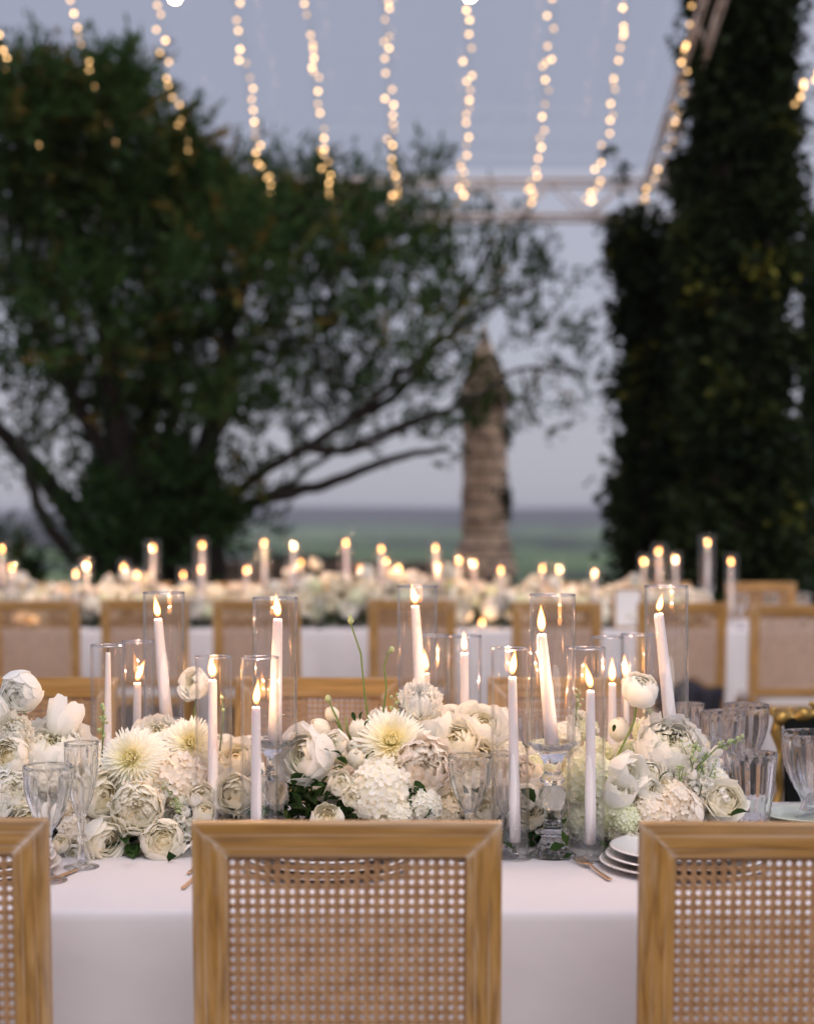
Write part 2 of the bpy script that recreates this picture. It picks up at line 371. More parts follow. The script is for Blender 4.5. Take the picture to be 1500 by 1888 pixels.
tag(g.obj('scrub_hillside', M_SCRUB), kind='structure')
g = MB(); g.box(-700, 700, -300, 22, -30, -.03); tag(g.obj('hilltop_ground', M_SCRUB), kind='structure')

# ================================================================== HAZE
def haze():
    m, N, L, o = mat('valley_haze'); v = N.new('ShaderNodeVolumePrincipled')
    v.inputs['Color'].default_value = (.80, .82, .92, 1); v.inputs['Density'].default_value = .00026; v.inputs['Anisotropy'].default_value = 0
    L.new(v.outputs[0], o.inputs['Volume'])
    g = MB(); g.box(-8200, 8200, -8200, 8200, -35, 12); h = g.obj('haze', m, smooth=False); tag(h, 'pale evening haze lying over the valley', 'haze', kind='stuff')
haze()

# ================================================================== TREE AND IVY
def leaf_cloud(name, mat_, centres, parent, L0, W0, tints, up=.3, kind='stuff'):
    """one mesh of leaf-shaped faces; centres: (n,3) array of leaf positions with outward directions (n,3)"""
    P, D = centres; n = len(P)
    D = D+RNG.normal(0, .55, (n, 3)); D[:, 2] += up; D /= np.linalg.norm(D, axis=1)[:, None]
    S = np.cross(D, RNG.normal(0, 1, (n, 3))); S /= np.linalg.norm(S, axis=1)[:, None]
    Nn = np.cross(D, S)
    ln = (L0*RNG.uniform(.65, 1.3, n))[:, None]; wd = (W0*RNG.uniform(.7, 1.3, n))[:, None]
    v = np.stack([P, P+D*ln*.45+S*wd*.5+Nn*wd*.15, P+D*ln-Nn*wd*.3, P+D*ln*.45-S*wd*.5+Nn*wd*.15], 1).reshape(-1, 3)
    me = bpy.data.meshes.new(name); me.vertices.add(4*n); me.vertices.foreach_set('co', v.astype('f').ravel())
    me.loops.add(4*n); me.loops.foreach_set('vertex_index', np.arange(4*n, dtype='i'))
    me.polygons.add(n); me.polygons.foreach_set('loop_start', np.arange(0, 4*n, 4, dtype='i')); me.polygons.foreach_set('loop_total', np.full(n, 4, 'i'))
    me.update(calc_edges=True)
    a = me.attributes.new('tint', 'FLOAT', 'POINT'); a.data.foreach_set('value', np.repeat(tints, 4).astype('f'))
    me.materials.append(mat_)
    o = link(name, me, parent)
    if kind: o['kind'] = kind
    return o
def big_tree():
    D0 = 13.9
    root = empty('tree', (xat(330, D0), D0, 0)); tag(root, 'large dark evergreen tree spreading behind the far table on the left', 'tree')
    inv = Vector(root.location)
    # crown clumps: photograph x, y, radius in px, leaves
    blobs = [(10,190,95,1.1),(60,140,60,.6),(110,200,95,1),(190,140,55,.8),(225,105,28,.35),(215,180,40,.5),(60,300,130,1.3),(170,300,120,1.2),(260,290,75,.9),(320,235,34,.35),(330,310,70,.9),
      (30,440,140,1.3),(150,440,140,1.4),(270,420,130,1.4),(380,370,100,1.1),(390,290,42,.4),(440,300,38,.35),(470,370,75,.9),(540,320,38,.4),(590,350,50,.6),(560,410,90,1),(660,350,36,.4),(680,420,80,.9),(770,330,34,.28),(750,400,70,.6),
      (30,600,150,1.2),(160,590,140,1.3),(300,560,140,1.5),(430,500,130,1.4),(540,520,110,1.1),(640,500,100,.95),(740,500,95,.75),(830,470,80,.5),(900,440,60,.3),(960,500,60,.25),(1000,540,45,.15),
      (50,720,130,.75),(170,720,120,.9),(290,690,120,1),(400,650,120,1.1),(510,650,110,1),(620,640,100,.9),(720,620,90,.8),(810,600,80,.6),(890,560,70,.35),(960,640,60,.22),(1010,640,40,.14),(1070,690,36,.07),(1090,760,26,.03),
      (60,830,70,.2),(230,800,80,.5),(330,760,90,.5),(430,770,90,.7),(530,760,80,.7),(620,750,75,.65),(700,740,60,.5),(770,740,60,.45),(840,700,60,.38),(880,790,40,.22),(800,810,36,.15),(960,740,45,.14),(990,800,30,.06),(560,830,40,.15),
      (480,960,45,.2),(460,900,40,.2),(100,900,50,.1),(330,900,60,.3),(20,1050,34,.25),(200,930,60,.15),(640,800,30,.15)]
    P = []; D = []; T = []
    blobs += [(250,900,90,.8),(300,1000,100,1.3),(375,985,60,.9),(215,1010,60,.8),(350,900,50,.3),(180,960,50,.4)]
    for (px, py, r, q) in blobs:
        if 380 < px < 740 and py < 480: py += 44
        elif px > 420 and py < 480: py += 22
        if px < 300 and py < 330: py += 58
        if 240 < px < 430 and py < 400: py += 42; r *= .85
        if px > 720: q *= .42
        elif px > 430: q *= .52
        if 680 < py < 890 and not 200 < px < 420: q *= .8
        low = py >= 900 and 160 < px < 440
        dd = D0+random.uniform(-1.2, 1.3)*min(1, r/100)-(1.2 if px < 350 and py < 400 else 0)
        c = at(px, py, dd); R = r*dd/F
        # the clump is made of leafy twigs that radiate and turn up
        nt_ = int(100*q)+3
        for _ in range(nt_):
            th = random.uniform(0, 2*PI); el = random.gauss(.25, .7); rr = R*random.random()**.5
            d = Vector((math.cos(th)*math.cos(el), math.sin(th)*math.cos(el), math.sin(el)))
            b = c+d*rr*.8
            tw = (d+Vector((0, 0, .75))+Vector([random.gauss(0, .35) for _ in range(3)])).normalized()
            tl = random.uniform(.22, .48); tint = min(1, max(0, random.gauss(.34, .2)))
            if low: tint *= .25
            if random.random() < .07 and not low: tint = random.uniform(.8, 1)
            for k in range(17):
                f = (k+random.random())/17
                P.append(b+tw*tl*f+Vector([random.gauss(0, .02) for _ in range(3)])); D.append(tw); T.append(min(1, max(0, tint+random.gauss(0, .08))))
    P = np.array([tuple(p-inv) for p in P]); D = np.array([tuple(d) for d in D])
    leaf_cloud('crown', M_TREE, (P, D), root, .105, .028, np.array(T), .15)
    def limb(name, pts, r0, r1, wob=.05):
        q = [at(p[0], p[1], D0+(p[2]-16.3)*.85)-inv for p in pts]; res = []
        for i in range(len(q)-1):
            for k in range(4):
                t = k/4; a = q[max(i-1, 0)]; b = q[i]; c = q[i+1]; d = q[min(i+2, len(q)-1)]
                p = .5*((2*b)+(c-a)*t+(2*a-5*b+4*c-d)*t*t+(3*b-a-3*c+d)*t**3); res.append(p+Vector([random.gauss(0, wob*r0*2) for _ in range(3)]))
        res.append(q[-1]); n = len(res)
        MB().tube(res, [r0+(r1-r0)*(i/(n-1))**.8 for i in range(n)], 8).obj(name, M_BARK, root)
    G = 1228
    for pts, r0, r1 in [
        ([(250,G,16.3),(245,1060,16.3),(235,900,16.2),(215,740,16.0),(190,560,15.8)], .21, .07),
        ([(300,G,16.4),(280,1050,16.4),(265,900,16.5),(275,760,16.6),(300,600,16.6)], .19, .06),
        ([(370,G,16.2),(370,1060,16.2),(375,920,16.1),(395,780,16),(420,620,16)], .20, .06),
        ([(330,G,16.7),(325,1060,16.7),(335,960,16.8),(310,840,16.9),(330,700,17)], .18, .05),
        ([(200,G,16.5),(190,1050,16.5),(140,960,16.6),(80,880,16.5),(20,810,16.3),(-60,740,16)], .15, .05),
        ([(220,G,16),(185,1080,16),(110,1000,15.9),(60,900,15.8),(40,800,15.8)], .09, .03),
        ([(390,G,16.3),(400,1080,16.3),(400,990,16.3),(450,935,16.2),(560,900,16),(640,878,15.8),(740,840,15.6),(830,828,15.5)], .10, .022),
        ([(385,G,16.4),(395,1030,16.3),(405,960,16.2),(470,880,16.0),(560,825,15.8),(650,770,15.7),(740,690,15.6),(830,640,15.5)], .075, .02),
        ([(400,1000,16.3),(430,940,16.5),(520,900,16.7),(590,850,16.8),(690,800,16.9),(800,760,17)], .05, .012),
        ([(560,825,15.8),(640,830,15.6),(740,790,15.4),(860,740,15.2),(960,680,15.2),(1060,690,15.2)], .045, .01),
        ([(650,770,15.7),(740,720,15.8),(820,600,15.9),(880,500,16),(910,430,16)], .045, .012),
        ([(740,690,15.6),(850,600,15.6),(940,540,15.6),(1000,520,15.6)], .035, .01),
        ([(960,680,15.2),(975,740,15.2),(1000,790,15.2)], .014, .006),
        ([(235,900,16.2),(150,760,16),(80,620,15.8),(40,420,15.7)], .09, .03),
        ([(300,600,16.6),(290,420,16.5),(230,240,16.3),(220,120,16.2)], .07, .015),
        ([(420,620,16),(470,480,16),(560,380,16),(590,320,16)], .06, .015),
        ([(420,620,16),(400,450,16),(350,320,16),(322,230,16)], .05, .012),
        ([(190,560,15.8),(130,380,15.8),(100,200,15.8)], .07, .02),
        ([(265,900,16.5),(310,880,16),(390,820,15.7),(440,740,15.6)], .06, .02),
        ([(375,920,16.1),(340,860,16.4),(350,760,16.5),(380,680,16.5)], .06, .02)]:
        limb('limb' if r0 < .15 else 'trunk', pts, r0, r1)
big_tree()

def ivy_column(cx, hw, ytop, d, label, seed, n, side=None, over=None):
    x0 = xat(cx-hw, d); x1 = xat(cx+hw, d); ztop = HC-(ytop-944)*d/F
    cxm = (x0+x1)/2; hx = (x1-x0)/2
    root = empty('ivy_column', (cxm, d, 0)); tag(root, label, 'ivy column')
    rnd = random.Random(seed)
    # the masonry post inside
    post = MB(); post.box(-hx*.72, hx*.72, -hx*.5, hx*.5, 0, ztop-.1); post.obj('post', M_MORTAR, root, smooth=False)
    P = []; D = []; T = []
    clumps = []
    for k in range(int(n/90)):
        z = rnd.uniform(0, ztop); a = rnd.uniform(0, 2*PI)
        ex = hx*(.92+.10*math.sin(z*3.1+seed)+.06*math.sin(z*7.7+a)); ey = ex*.75
        c = Vector((ex*math.cos(a), ey*math.sin(a), z)); s = rnd.uniform(.05, .11); base = min(.7, max(0, rnd.gauss(.28, .16)))
        if rnd.random() < .08: base = rnd.uniform(.75, 1)
        for _ in range(90):
            o_ = Vector([rnd.gauss(0, s) for _ in range(3)]); p = c+o_
            P.append(tuple(p)); D.append((math.cos(a), math.sin(a), -.1)); T.append(min(1, max(0, base+rnd.gauss(0, .1))))
    for k in range(int(n*.5)):
        z = rnd.uniform(0, ztop); a = rnd.uniform(0, 2*PI); ex = hx*rnd.uniform(.72, .98)
        P.append((ex*math.cos(a), ex*.75*math.sin(a), z)); D.append((math.cos(a), math.sin(a), 0)); T.append(rnd.uniform(0, .35))
    if over:
        for (px, py, r, q) in over:
            c = at(px, py, d)-Vector((cxm, d, 0))
            for _ in range(int(q)):
                P.append(tuple(c+Vector([rnd.gauss(0, r*d/F*.5) for _ in range(3)]))); D.append((rnd.gauss(0, 1), rnd.gauss(0, 1), .3)); T.append(rnd.uniform(.1, .7))
    leaf_cloud('ivy', M_IVY, (np.array(P), np.array(D)), root, .085, .06, np.array(T), -.1)
    for k in range(5):   # climbing stems
        a = rnd.uniform(0, 2*PI); pts = [(hx*.8*math.cos(a+.3*math.sin(z*2+k)), hx*.6*math.sin(a+.3*math.sin(z*2+k)), z) for z in np.linspace(0, ztop-.15, 14)]
        MB().tube(pts, [.02-.001*i for i in range(14)], 5).obj('stem', M_BARK, root)
ivy_column(1362, 80, -190, 12.3, 'tall pillar smothered in dark ivy, rising out of the top of the picture', 3, 30000, over=[(1475,480,26,260),(1480,640,30,300),(1150,320,24,16),(1120,285,16,8),(1262,300,18,60)])
ivy_column(1218, 56, 415, 13.8, 'shorter ivy covered pillar under the tent corner, beside the tall one', 9, 17000)

def shrub(px, py, r, d, label, n):
    c = at(px, py, d); root = empty('shrub', (c.x, d, 0)); tag(root, label, 'shrub')
    R = r*d/F; P = []; D = []; T = []
    for _ in range(n):
        th = random.uniform(0, 2*PI); z = random.random()**.7*c.z; rr = R*math.sqrt(random.random())*(1.1-.5*z/max(c.z, .1))
        P.append((rr*math.cos(th), rr*math.sin(th), z)); D.append((math.cos(th), math.sin(th), .6)); T.append(random.uniform(0, .6))
    leaf_cloud('foliage', M_IVY, (np.array(P), np.array(D)), root, .11, .05, np.array(T))
    for k in range(4):
        a = k*1.6; MB().tube([(0, 0, 0), (R*.3*math.cos(a), R*.3*math.sin(a), c.z*.5), (R*.55*math.cos(a), R*.55*math.sin(a), c.z*.9)], [.03, .02, .008], 5).obj('stem', M_BARK, root)
shrub(20, 1040, 70, 15, 'low dark shrub at the left edge behind the far table', 2500)
shrub(560, 1035, 120, 19.5, 'low dark shrub between the tree trunks and the stone pinnacle', 3500)
shrub(1525, 400, 55, 15.5, 'tall dark shrub at the right edge beyond the ivy pillar', 6000)

# low parapet between tree and pinnacle, built of coping stones
root = empty('parapet_wall', (xat(640, 19), 19, 0)); tag(root, 'low brown stone parapet with coping behind the far table', 'wall')
MB().box(-2.2, 1.3, 0, .35, 0, .82).obj('wall_body', M_PARAPET, root, smooth=False)
cop = MB().box(-.28, .28, -.04, .39, .822, .90).mesh('coping_stone', M_PARAPET, smooth=False)
for k in range(6): link('coping_stone', cop, root, (-1.9+.575*k, 0, random.uniform(-.004, .004)))

# stone pinnacle built of courses
def pinnacle():
    d = 15.6; root = empty('stone_pinnacle', (xat(893, d), d, 0)); tag(root, 'round weathered stone pinnacle with a conical cap beyond the tables', 'pinnacle')
    zz = lambda y: HC-(y-944)*d/F
    prof = [(1212, 62), (1060, 60), (1045, 58), (1030, 54), (1008, 50), (985, 42), (960, 42), (930, 42), (900, 42), (870, 42), (840, 41), (810, 41), (780, 40), (752, 40), (728, 46), (712, 40), (690, 34), (662, 22), (632, 12), (606, 4)]
    core = MB(); core.lathe([(r*d/F*.93, zz(y)) for y, r in prof], 24, cap=True); core.obj('core', M_MORTAR, root)
    for k in range(1, len(prof)-3):
        y0, r0 = prof[k]; y1, r1 = prof[k+1]; nb = 9
        for i in range(nb):
            a0 = 2*PI*(i+.5*(k % 2))/nb+.025; a1 = a0+2*PI/nb-.05
            gz = .008; R0 = r0*d/F*random.uniform(.95, 1.06); R1 = r1*d/F*random.uniform(.95, 1.06)
            b = MB(); vs = []
            for (a, ) in [(a0+(a1-a0)*t/3,) for t in range(4)]:
                for (R, z) in ((R0, zz(y0)+gz), (R1, zz(y1)-gz)):
                    vs.append((R*math.cos(a), R*math.sin(a), z)); vs.append((R*.8*math.cos(a), R*.8*math.sin(a), z))
            fs = []
            for t in range(3):
                o_ = 4*t; fs += [(o_, o_+4, o_+6, o_+2), (o_+2, o_+6, o_+7, o_+3), (o_+1, o_+3, o_+7, o_+5), (o_, o_+1, o_+5, o_+4)]
            fs += [(0, 2, 3, 1), (12, 13, 15, 14)]
            b.add(vs, fs); b.obj('stone', M_STONE, root, smooth=False)
    cap = MB(); cap.lathe([(26*d/F, zz(672)), (20*d/F, zz(655)), (10*d/F, zz(628)), (5*d/F, zz(612)), (5.5*d/F, zz(606)), (1*d/F, zz(598))], 20, cap=True); cap.obj('finial', M_STONE, root)
    rnd = random.Random(5); P = []; D = []
    for k in range(1000):   # creeper grown over the cap and a few tufts lower down
        t = rnd.random(); y = 655+100*t if rnd.random() < .85 else rnd.choice((800, 905, 935))+rnd.gauss(0, 14); R = (14+34*min(1, t*1.1))*d/F if y < 756 else .21
        a = rnd.uniform(0, 2*PI) if y < 756 else rnd.gauss(-.35, .35)
        P.append((R*math.cos(a), R*math.sin(a), zz(y))); D.append((math.cos(a), math.sin(a), .1))
    leaf_cloud('creeper', M_IVY, (np.array(P), np.array(D)), root, .06, .04, RNG.uniform(0, .7, len(P)), 0)
pinnacle()

# ================================================================== TENT: trusses, roof, string lights
def zroof(d):      # underside of the clear roof
    return 4.05+.37*(14-d) if d > 8 else 4.05+.37*6-.30*(8-d)
def zstring(d):
    if d > 11.4: return 4.02+.205*(14-d)**2
    z0 = 4.02+.205*2.6**2
    return z0+(zroof(d)-.12-z0)*min(1, (11.4-d)/2.2) if d > 9.2 else zroof(d)-.12
def truss(name, label, p0, p1, s=.29, step=.30, upv=Vector((0, 0, 1)), rc=.019):
    p0 = Vector(p0); p1 = Vector(p1); ax = (p1-p0); Ln = ax.length; ax.normalize(); sd_ = ax.cross(upv).normalized(); up = sd_.cross(ax).normalized()
    root = empty(name, p0); tag(root, label, 'truss')
    cs = [(0, 0), (s, 0), (s, s), (0, s)]
    f = lambda t, c: ax*t+sd_*(c[0]-s/2)+up*c[1]
    for c in cs: MB().tube([f(0, c), f(Ln, c)], rc, 8).obj('chord', M_TRUSS, root)
    n = int(Ln/step)
    b1 = None
    def br(a, b):
        MB().tube([a, b], .0095, 5).obj('brace', M_TRUSS, root)
    for k in range(n):
        t0 = k*step; t1 = t0+step
        for a, b in ((0, 3), (1, 2)):
            br(f(t0, cs[a]), f(t1, cs[b])) if k % 2 else br(f(t1, cs[a]), f(t0, cs[b]))
        if k % 2: br(f(t0, cs[0]), f(t1, cs[1]))
truss('tent_truss', 'pale box truss running across the back of the tent', (-4.2, 14.05, 3.90), (2.35, 14.05, 3.90))
truss('tent_truss', 'pale raking truss climbing along the right side of the clear roof', (1.99, 13.9, 3.97), (2.2, 8.0, 3.97+.37*5.9), s=.13, rc=.011)
g = MB()
g.add([(x, y, (4.34+.37*(14.2-y) if y >= 8 else 4.34+.37*6.2-.25*(8-y))) for y in (14.2, 11, 8, 4, 0, -5) for x in (-4.6, -1.2, 2.35)], [(k*3+i, k*3+i+1, k*3+i+4, k*3+i+3) for k in range(5) for i in range(2)])
tag(g.obj('tent_roof', M_ROOF, smooth=False), 'clear vinyl roof sheet of the tent sloping over the tables', 'tent roof')

bulb = MB(); bulb.lathe([(.0015, -.0135), (.0085, -.010), (.0125, -.003), (.0125, .004), (.008, .0105), (.0015, .0130)], 8); bulb_me = bulb.mesh('bulb', M_BULB)
def string_light(X, k, dmin=2.0, dmax=14.0, label=None, dens=1.0, Z=None):
    Zf = Z or zstring
    root = empty('string_light', (X, dmax, Zf(dmax))); o0 = Vector(root.location)
    tag(root, label, 'string light', 'strands of fairy lights under the tent roof')
    rnd = random.Random(100+k); pts = []; d = dmax; ph = rnd.uniform(0, 6)
    while d > dmin:
        pts.append(Vector((X+.03*(X-.6)*(14-d)+.022*math.sin(d*9+ph)+.012*math.sin(d*23+ph*2), d, Zf(d)))-o0); d -= .09
    MB().tube(pts, .0022, 4).obj('wire', M_WIRE, root)
    d = dmax+.02; s = 0
    while d > dmin:
        slope = (Zf(d-.05)-Zf(d))/.05; st = (.100 if d > 11 else .34)/math.sqrt(1+slope*slope)*dens
        d -= st*rnd.uniform(.45, 1.55)
        if d < dmin: break
        p = Vector((X+.03*(X-.6)*(14-d)+rnd.uniform(-.035, .035), d, Zf(d)-rnd.uniform(.0, .04)))-o0
        link('bulb', bulb_me, root, p, (rnd.uniform(-1, 1), rnd.uniform(-1, 1), 0))
ordn = ['first','second','third','fourth','fifth','sixth','seventh','eighth','ninth','tenth','eleventh','twelfth','thirteenth','fourteenth','fifteenth','sixteenth','seventeenth','eighteenth','nineteenth','twentieth',
        'twenty first','twenty second','twenty third','twenty fourth','twenty fifth','twenty sixth','twenty seventh','twenty eighth','twenty ninth','thirtieth','thirty first','thirty second','thirty third','thirty fourth','thirty fifth']
XS = [-2.70, -2.14, -1.61, -1.075, -.60, -.10, .445, .985, 1.47, 1.93]
wh = ['fairy light strand at the left edge, sinking into the tree top', 'fairy light strand crossing the pointed tree top, second from the left', 'fairy light strand ending at the notch of the tree crown, third from the left',
      'fairy light strand falling into the crown, fourth from the left', 'fairy light strand fifth from the left, ending among the leaves', 'upright fairy light strand in the middle of the roof, sixth from the left',
      'fairy light strand just right of the middle, above the thin branches', 'fairy light strand bunching up where it meets the truss, above the stone pinnacle',
      'fairy light strand second from the raking truss on the right', 'fairy light strand running beside the raking truss on the right']
for k, X in enumerate(XS): string_light(X, k, label=wh[k])
def zfar(d): return 4.30+.15*(12.4-d)
string_light(2.60, 40, 9.5, 12.4, 'short fairy light strand hanging at the right edge behind the tall ivy pillar', Z=zfar)
# clear globes further up the ridge, only just inside the frame
gl = MB(); gl.lathe([(.002, -.03), (.02, -.024), (.03, -.008), (.03, .008), (.02, .024), (.008, .036), (.008, .05)], 12); gl_me = gl.mesh('globe', M_GLOBE)
def globe_lamp(p, lb):
    r = empty('globe_lamp', p); tag(r, lb, 'lamp', 'globe lamps hanging under the tent roof')
    link('globe', gl_me, r); MB().tube([(0, 0, .05), (0, 0, .3)], .003, 5).obj('cord', M_WIRE, r); MB().lathe([(.009, .044), (.011, .05), (.011, .075), (.004, .08)], 10, cap=True).obj('socket', M_INK, r)
globe_lamp(at(323, -6, 10.2), 'glowing globe lamp at the top edge above the pointed tree tops')
globe_lamp(at(866, -9, 10.2), 'glowing globe lamp at the top edge right of the middle strand')
for d in (6.6, 3.0, -.6, -4.2):
    for X in (-3.0, -1.4, .4, 2.2): globe_lamp((X, d, 4.75), 'added unseen globe lamp warming the tables from above the frame')  # added out of the frame for warm fill light; nothing tells them apart

# ================================================================== CHAIRS
CW, CH, FW = .49, .97, .056
def lean(y, z): return y-.10*max(0, z-.47)
def make_chair():
    root = empty('dining_chair'); tag(root, 'oak dining chair with a cane back', 'chair', 'oak cane back chairs round the tables')
    # rear face profile: u across the member from its outer edge, v depth, groove = whitewash
    pr = [(0, .002, .3), (.002, 0, .35), (.0180, 0, 0), (.0192, .0010, .8), (.0208, .0004, .1), (.040, .0010, 0), (.0415, .0026, .7), (.0435, .0022, 0), (FW, .0030, .3), (FW, .022, .2), (.03, .026, 0), (.003, .027, .1), (0, .024, .2)]
    zb = .478
    def member(pa, pb, name, m, wid=1.0, ze0=0, ze1=0):
        # pa, pb: functions u -> (x,z) of each end
        n = len(pr); b = MB(); vs = []; ts = []
        stations = [0, .012, .03, .97, .988, 1]
        for s in stations:
            for (u, v, w_) in pr:
                u2 = u*wid; a = pa(u2); c = pb(u2); x = a[0]+(c[0]-a[0])*s; z = a[1]+(c[1]-a[1])*s
                vs.append((x, lean(v, z), z)); ts.append(max(w_, 1 if s in (0, 1) else .35 if s in (.012, .988) else 0) if name != 'foot' else w_)
        fs = [(k*n+i, k*n+(i+1) % n, (k+1)*n+(i+1) % n, (k+1)*n+i) for k in range(len(stations)-1) for i in range(n)]
        fs += [tuple(range(n-1, -1, -1)), tuple(range((len(stations)-1)*n, len(stations)*n))]
        b.add(vs, fs, ts); return b.obj(name, m, root, smooth=False)
    W2 = CW/2; e = .0004
    member(lambda u: (-W2+u+e, CH-u), lambda u: (W2-u-e, CH-u), 'top_rail', M_WX)
    member(lambda u: (-W2+u, CH-u-e), lambda u: (-W2+u, zb), 'back_stile', M_WZ)
    member(lambda u: (W2-u, zb), lambda u: (W2-u, CH-u-e), 'back_stile', M_WZ)
    lr = MB()
    vs = []
    for x in (-W2+FW+.001, W2-FW-.001):
        for (v, z) in ((.006, zb+.005), (.006, zb+.042), (.022, zb+.042), (.022, zb+.005)): vs.append((x, lean(v, z), z))
    lr.add(vs, [(0, 1, 2, 3), (7, 6, 5, 4), (0, 4, 5, 1), (1, 5, 6, 2), (2, 6, 7, 3), (3, 7, 4, 0)]); lr.obj('lower_rail', M_WX, root, smooth=False)
    # woven cane: pairs both ways and both diagonals
    c = MB(); p = .0158; x0, x1 = -W2+FW-.002, W2-FW+.002; z0, z1 = zb+.04, CH-FW+.002
    def rib(a, b, w_, y, t=.0005):
        a = Vector((a[0], 0, a[1])); b = Vector((b[0], 0, b[1])); d = (b-a).normalized(); s = Vector((-d.z, 0, d.x))*w_/2
        vs = []
        for q in (a, b):
            for (k, dy) in ((1, 0), (0, -t), (-1, 0), (0, t)):
                pt = q+s*k; vs.append((pt.x, lean(.013+y+dy, pt.z), pt.z))
        c.add(vs, [(0, 4, 5, 1), (1, 5, 6, 2), (2, 6, 7, 3), (3, 7, 4, 0)])
    nx = int((x1-x0)/p); nz = int((z1-z0)/p); ox = x0+((x1-x0)-nx*p)/2; oz = z1-.0045-nz*p
    for i in range(nx+1):
        for s in (-1, 1):
            x = ox+i*p+s*.0019
            if x0 < x < x1: rib((x, z0), (x, z1), .0035, .0007*s)
    for j in range(nz+1):
        for s in (-1, 1):
            z = oz+j*p+s*.0019
            if z0 < z < z1: rib((x0, z), (x1, z), .0035, -.0007*s)
    for sgn in (1, -1):
        for k in range(-nz-2, nx+nz+3):
            # line: x*sgn' ... z = oz + sgn*(x-ox) + (k+.5)*p
            off = (k+.5)*p if sgn == 1 else (k+.5)*p
            pts = []
            f = (lambda x: oz+(x-ox)+((k+.5)-0)*p) if sgn == 1 else (lambda x: oz-(x-ox)+(k+.5)*p)
            xa, xb = x0, x1; za, zb_ = f(xa), f(xb)
            if sgn == 1:
                if za < z0: xa += z0-za; za = z0
                if zb_ > z1: xb -= zb_-z1; zb_ = z1
            else:
                if za > z1: xa += za-z1; za = z1
                if zb_ < z0: xb -= z0-zb_; zb_ = z0
            if xb-xa > .004: rib((xa, za), (xb, zb_), .0034, .0013*sgn)
    o = c.obj('cane_weave', M_CANE, root, smooth=False); o['kind'] = 'stuff'
    # seat
    fr = MB(); fr.box(-.235, .235, .03, .47, .375, .425); fr.obj('seat_frame', M_WX, root, smooth=False)
    cu = MB(); n = 20
    def cush(u, v):
        a = 2*PI*u; ca, sa = math.cos(a), math.sin(a); q = (abs(ca)**5+abs(sa)**5)**(-1/5)
        prof_ = [(1, .426), (1.02, .440), (1.02, .462), (.97, .478), (.80, .487), (.4, .492), (0.001, .494)][round(v*6)]
        return (.232*q*ca*prof_[0], .25+.222*q*sa*prof_[0], prof_[1])
    cu.grid(cush, 40, 6, closeu=True); cu.obj('seat_cushion', M_CUSHION, root)
    for sx in (-1, 1):
        b = MB(); b.tube([(sx*.222, .015, zb+.0), (sx*.222, .02, .30), (sx*.222, -.03, 0)], [.022, .022, .016], 4); b.obj('leg', M_WZ, root, smooth=False)
        b = MB(); b.tube([(sx*.21, .445, .376), (sx*.21, .445, .1), (sx*.21, .445, 0)], [.026, .02, .014], 8); b.obj('leg', M_WZ, root)
    return root
proto = make_chair()
bpy.context.view_layer.update()
remember(proto)
first = [True]
def chair(px, d, rz=0, label=None, z=0):
    if first[0]: first[0] = False; o = proto
    else: o = copy_tree(proto)
    o.location = (xat(px, d), d, z); o.rotation_euler = (0, 0, rz)
    if label: o['label'] = label
    return o
# nearest row (backs to the camera); the top leans 5 cm towards us
chair(641, 2.72, -.006, 'nearest oak cane back chair, centred in front of the front table')
chair(1456, 2.71, -.012, 'oak cane back chair cut off by the right edge, whitewashed grooves on its frame')
chair(-184, 2.74, .02, 'oak cane back chair cut off by the left edge of the front table')
# facing us across the front table
for px, lb, rz in ((58, 'cane back chair across the front table behind the round ranunculus', -.03), (584, 'cane back chair across the front table behind the tall bud stems', -.04), (1054, 'cane back chair across the front table behind the crystal candlestick', .02)):
    chair(px, 4.98, PI+rz, lb)
row2 = [(68, 9.45, .02), (268, 9.5, 0), (474, 9.45, -.02), (759, 9.5, .02), (1025, 9.25, 0), (1255, 9.2, .05), (1464, 9.0, -.02), (-150, 9.5, 0)]
lb2 = ['chair at the far table behind the left ranunculus, first in view from the left', 'chair at the far table showing through the leftmost tall hurricane', 'chair at the far table behind the tall hurricane left of the bud stems',
       'chair at the far table behind the middle tall hurricane', 'chair at the far table framed by the hurricane on the crystal candlestick', 'chair at the far table beside the menu card, dark jacket on its seat', 'chair at the far table cut off by the right edge', 'chair at the far table just past the left edge']
for (px, d, rz), lb in zip(row2, lb2): chair(px, d, rz, lb)
for k, px in enumerate((60, 250, 450, 640, 830, 1020, 1210, 1400)):
    chair(px+random.uniform(-8, 8), 11.75, PI+random.uniform(-.04, .04), 'chair on the far side of the far table, %s from the left' % ordn[k])

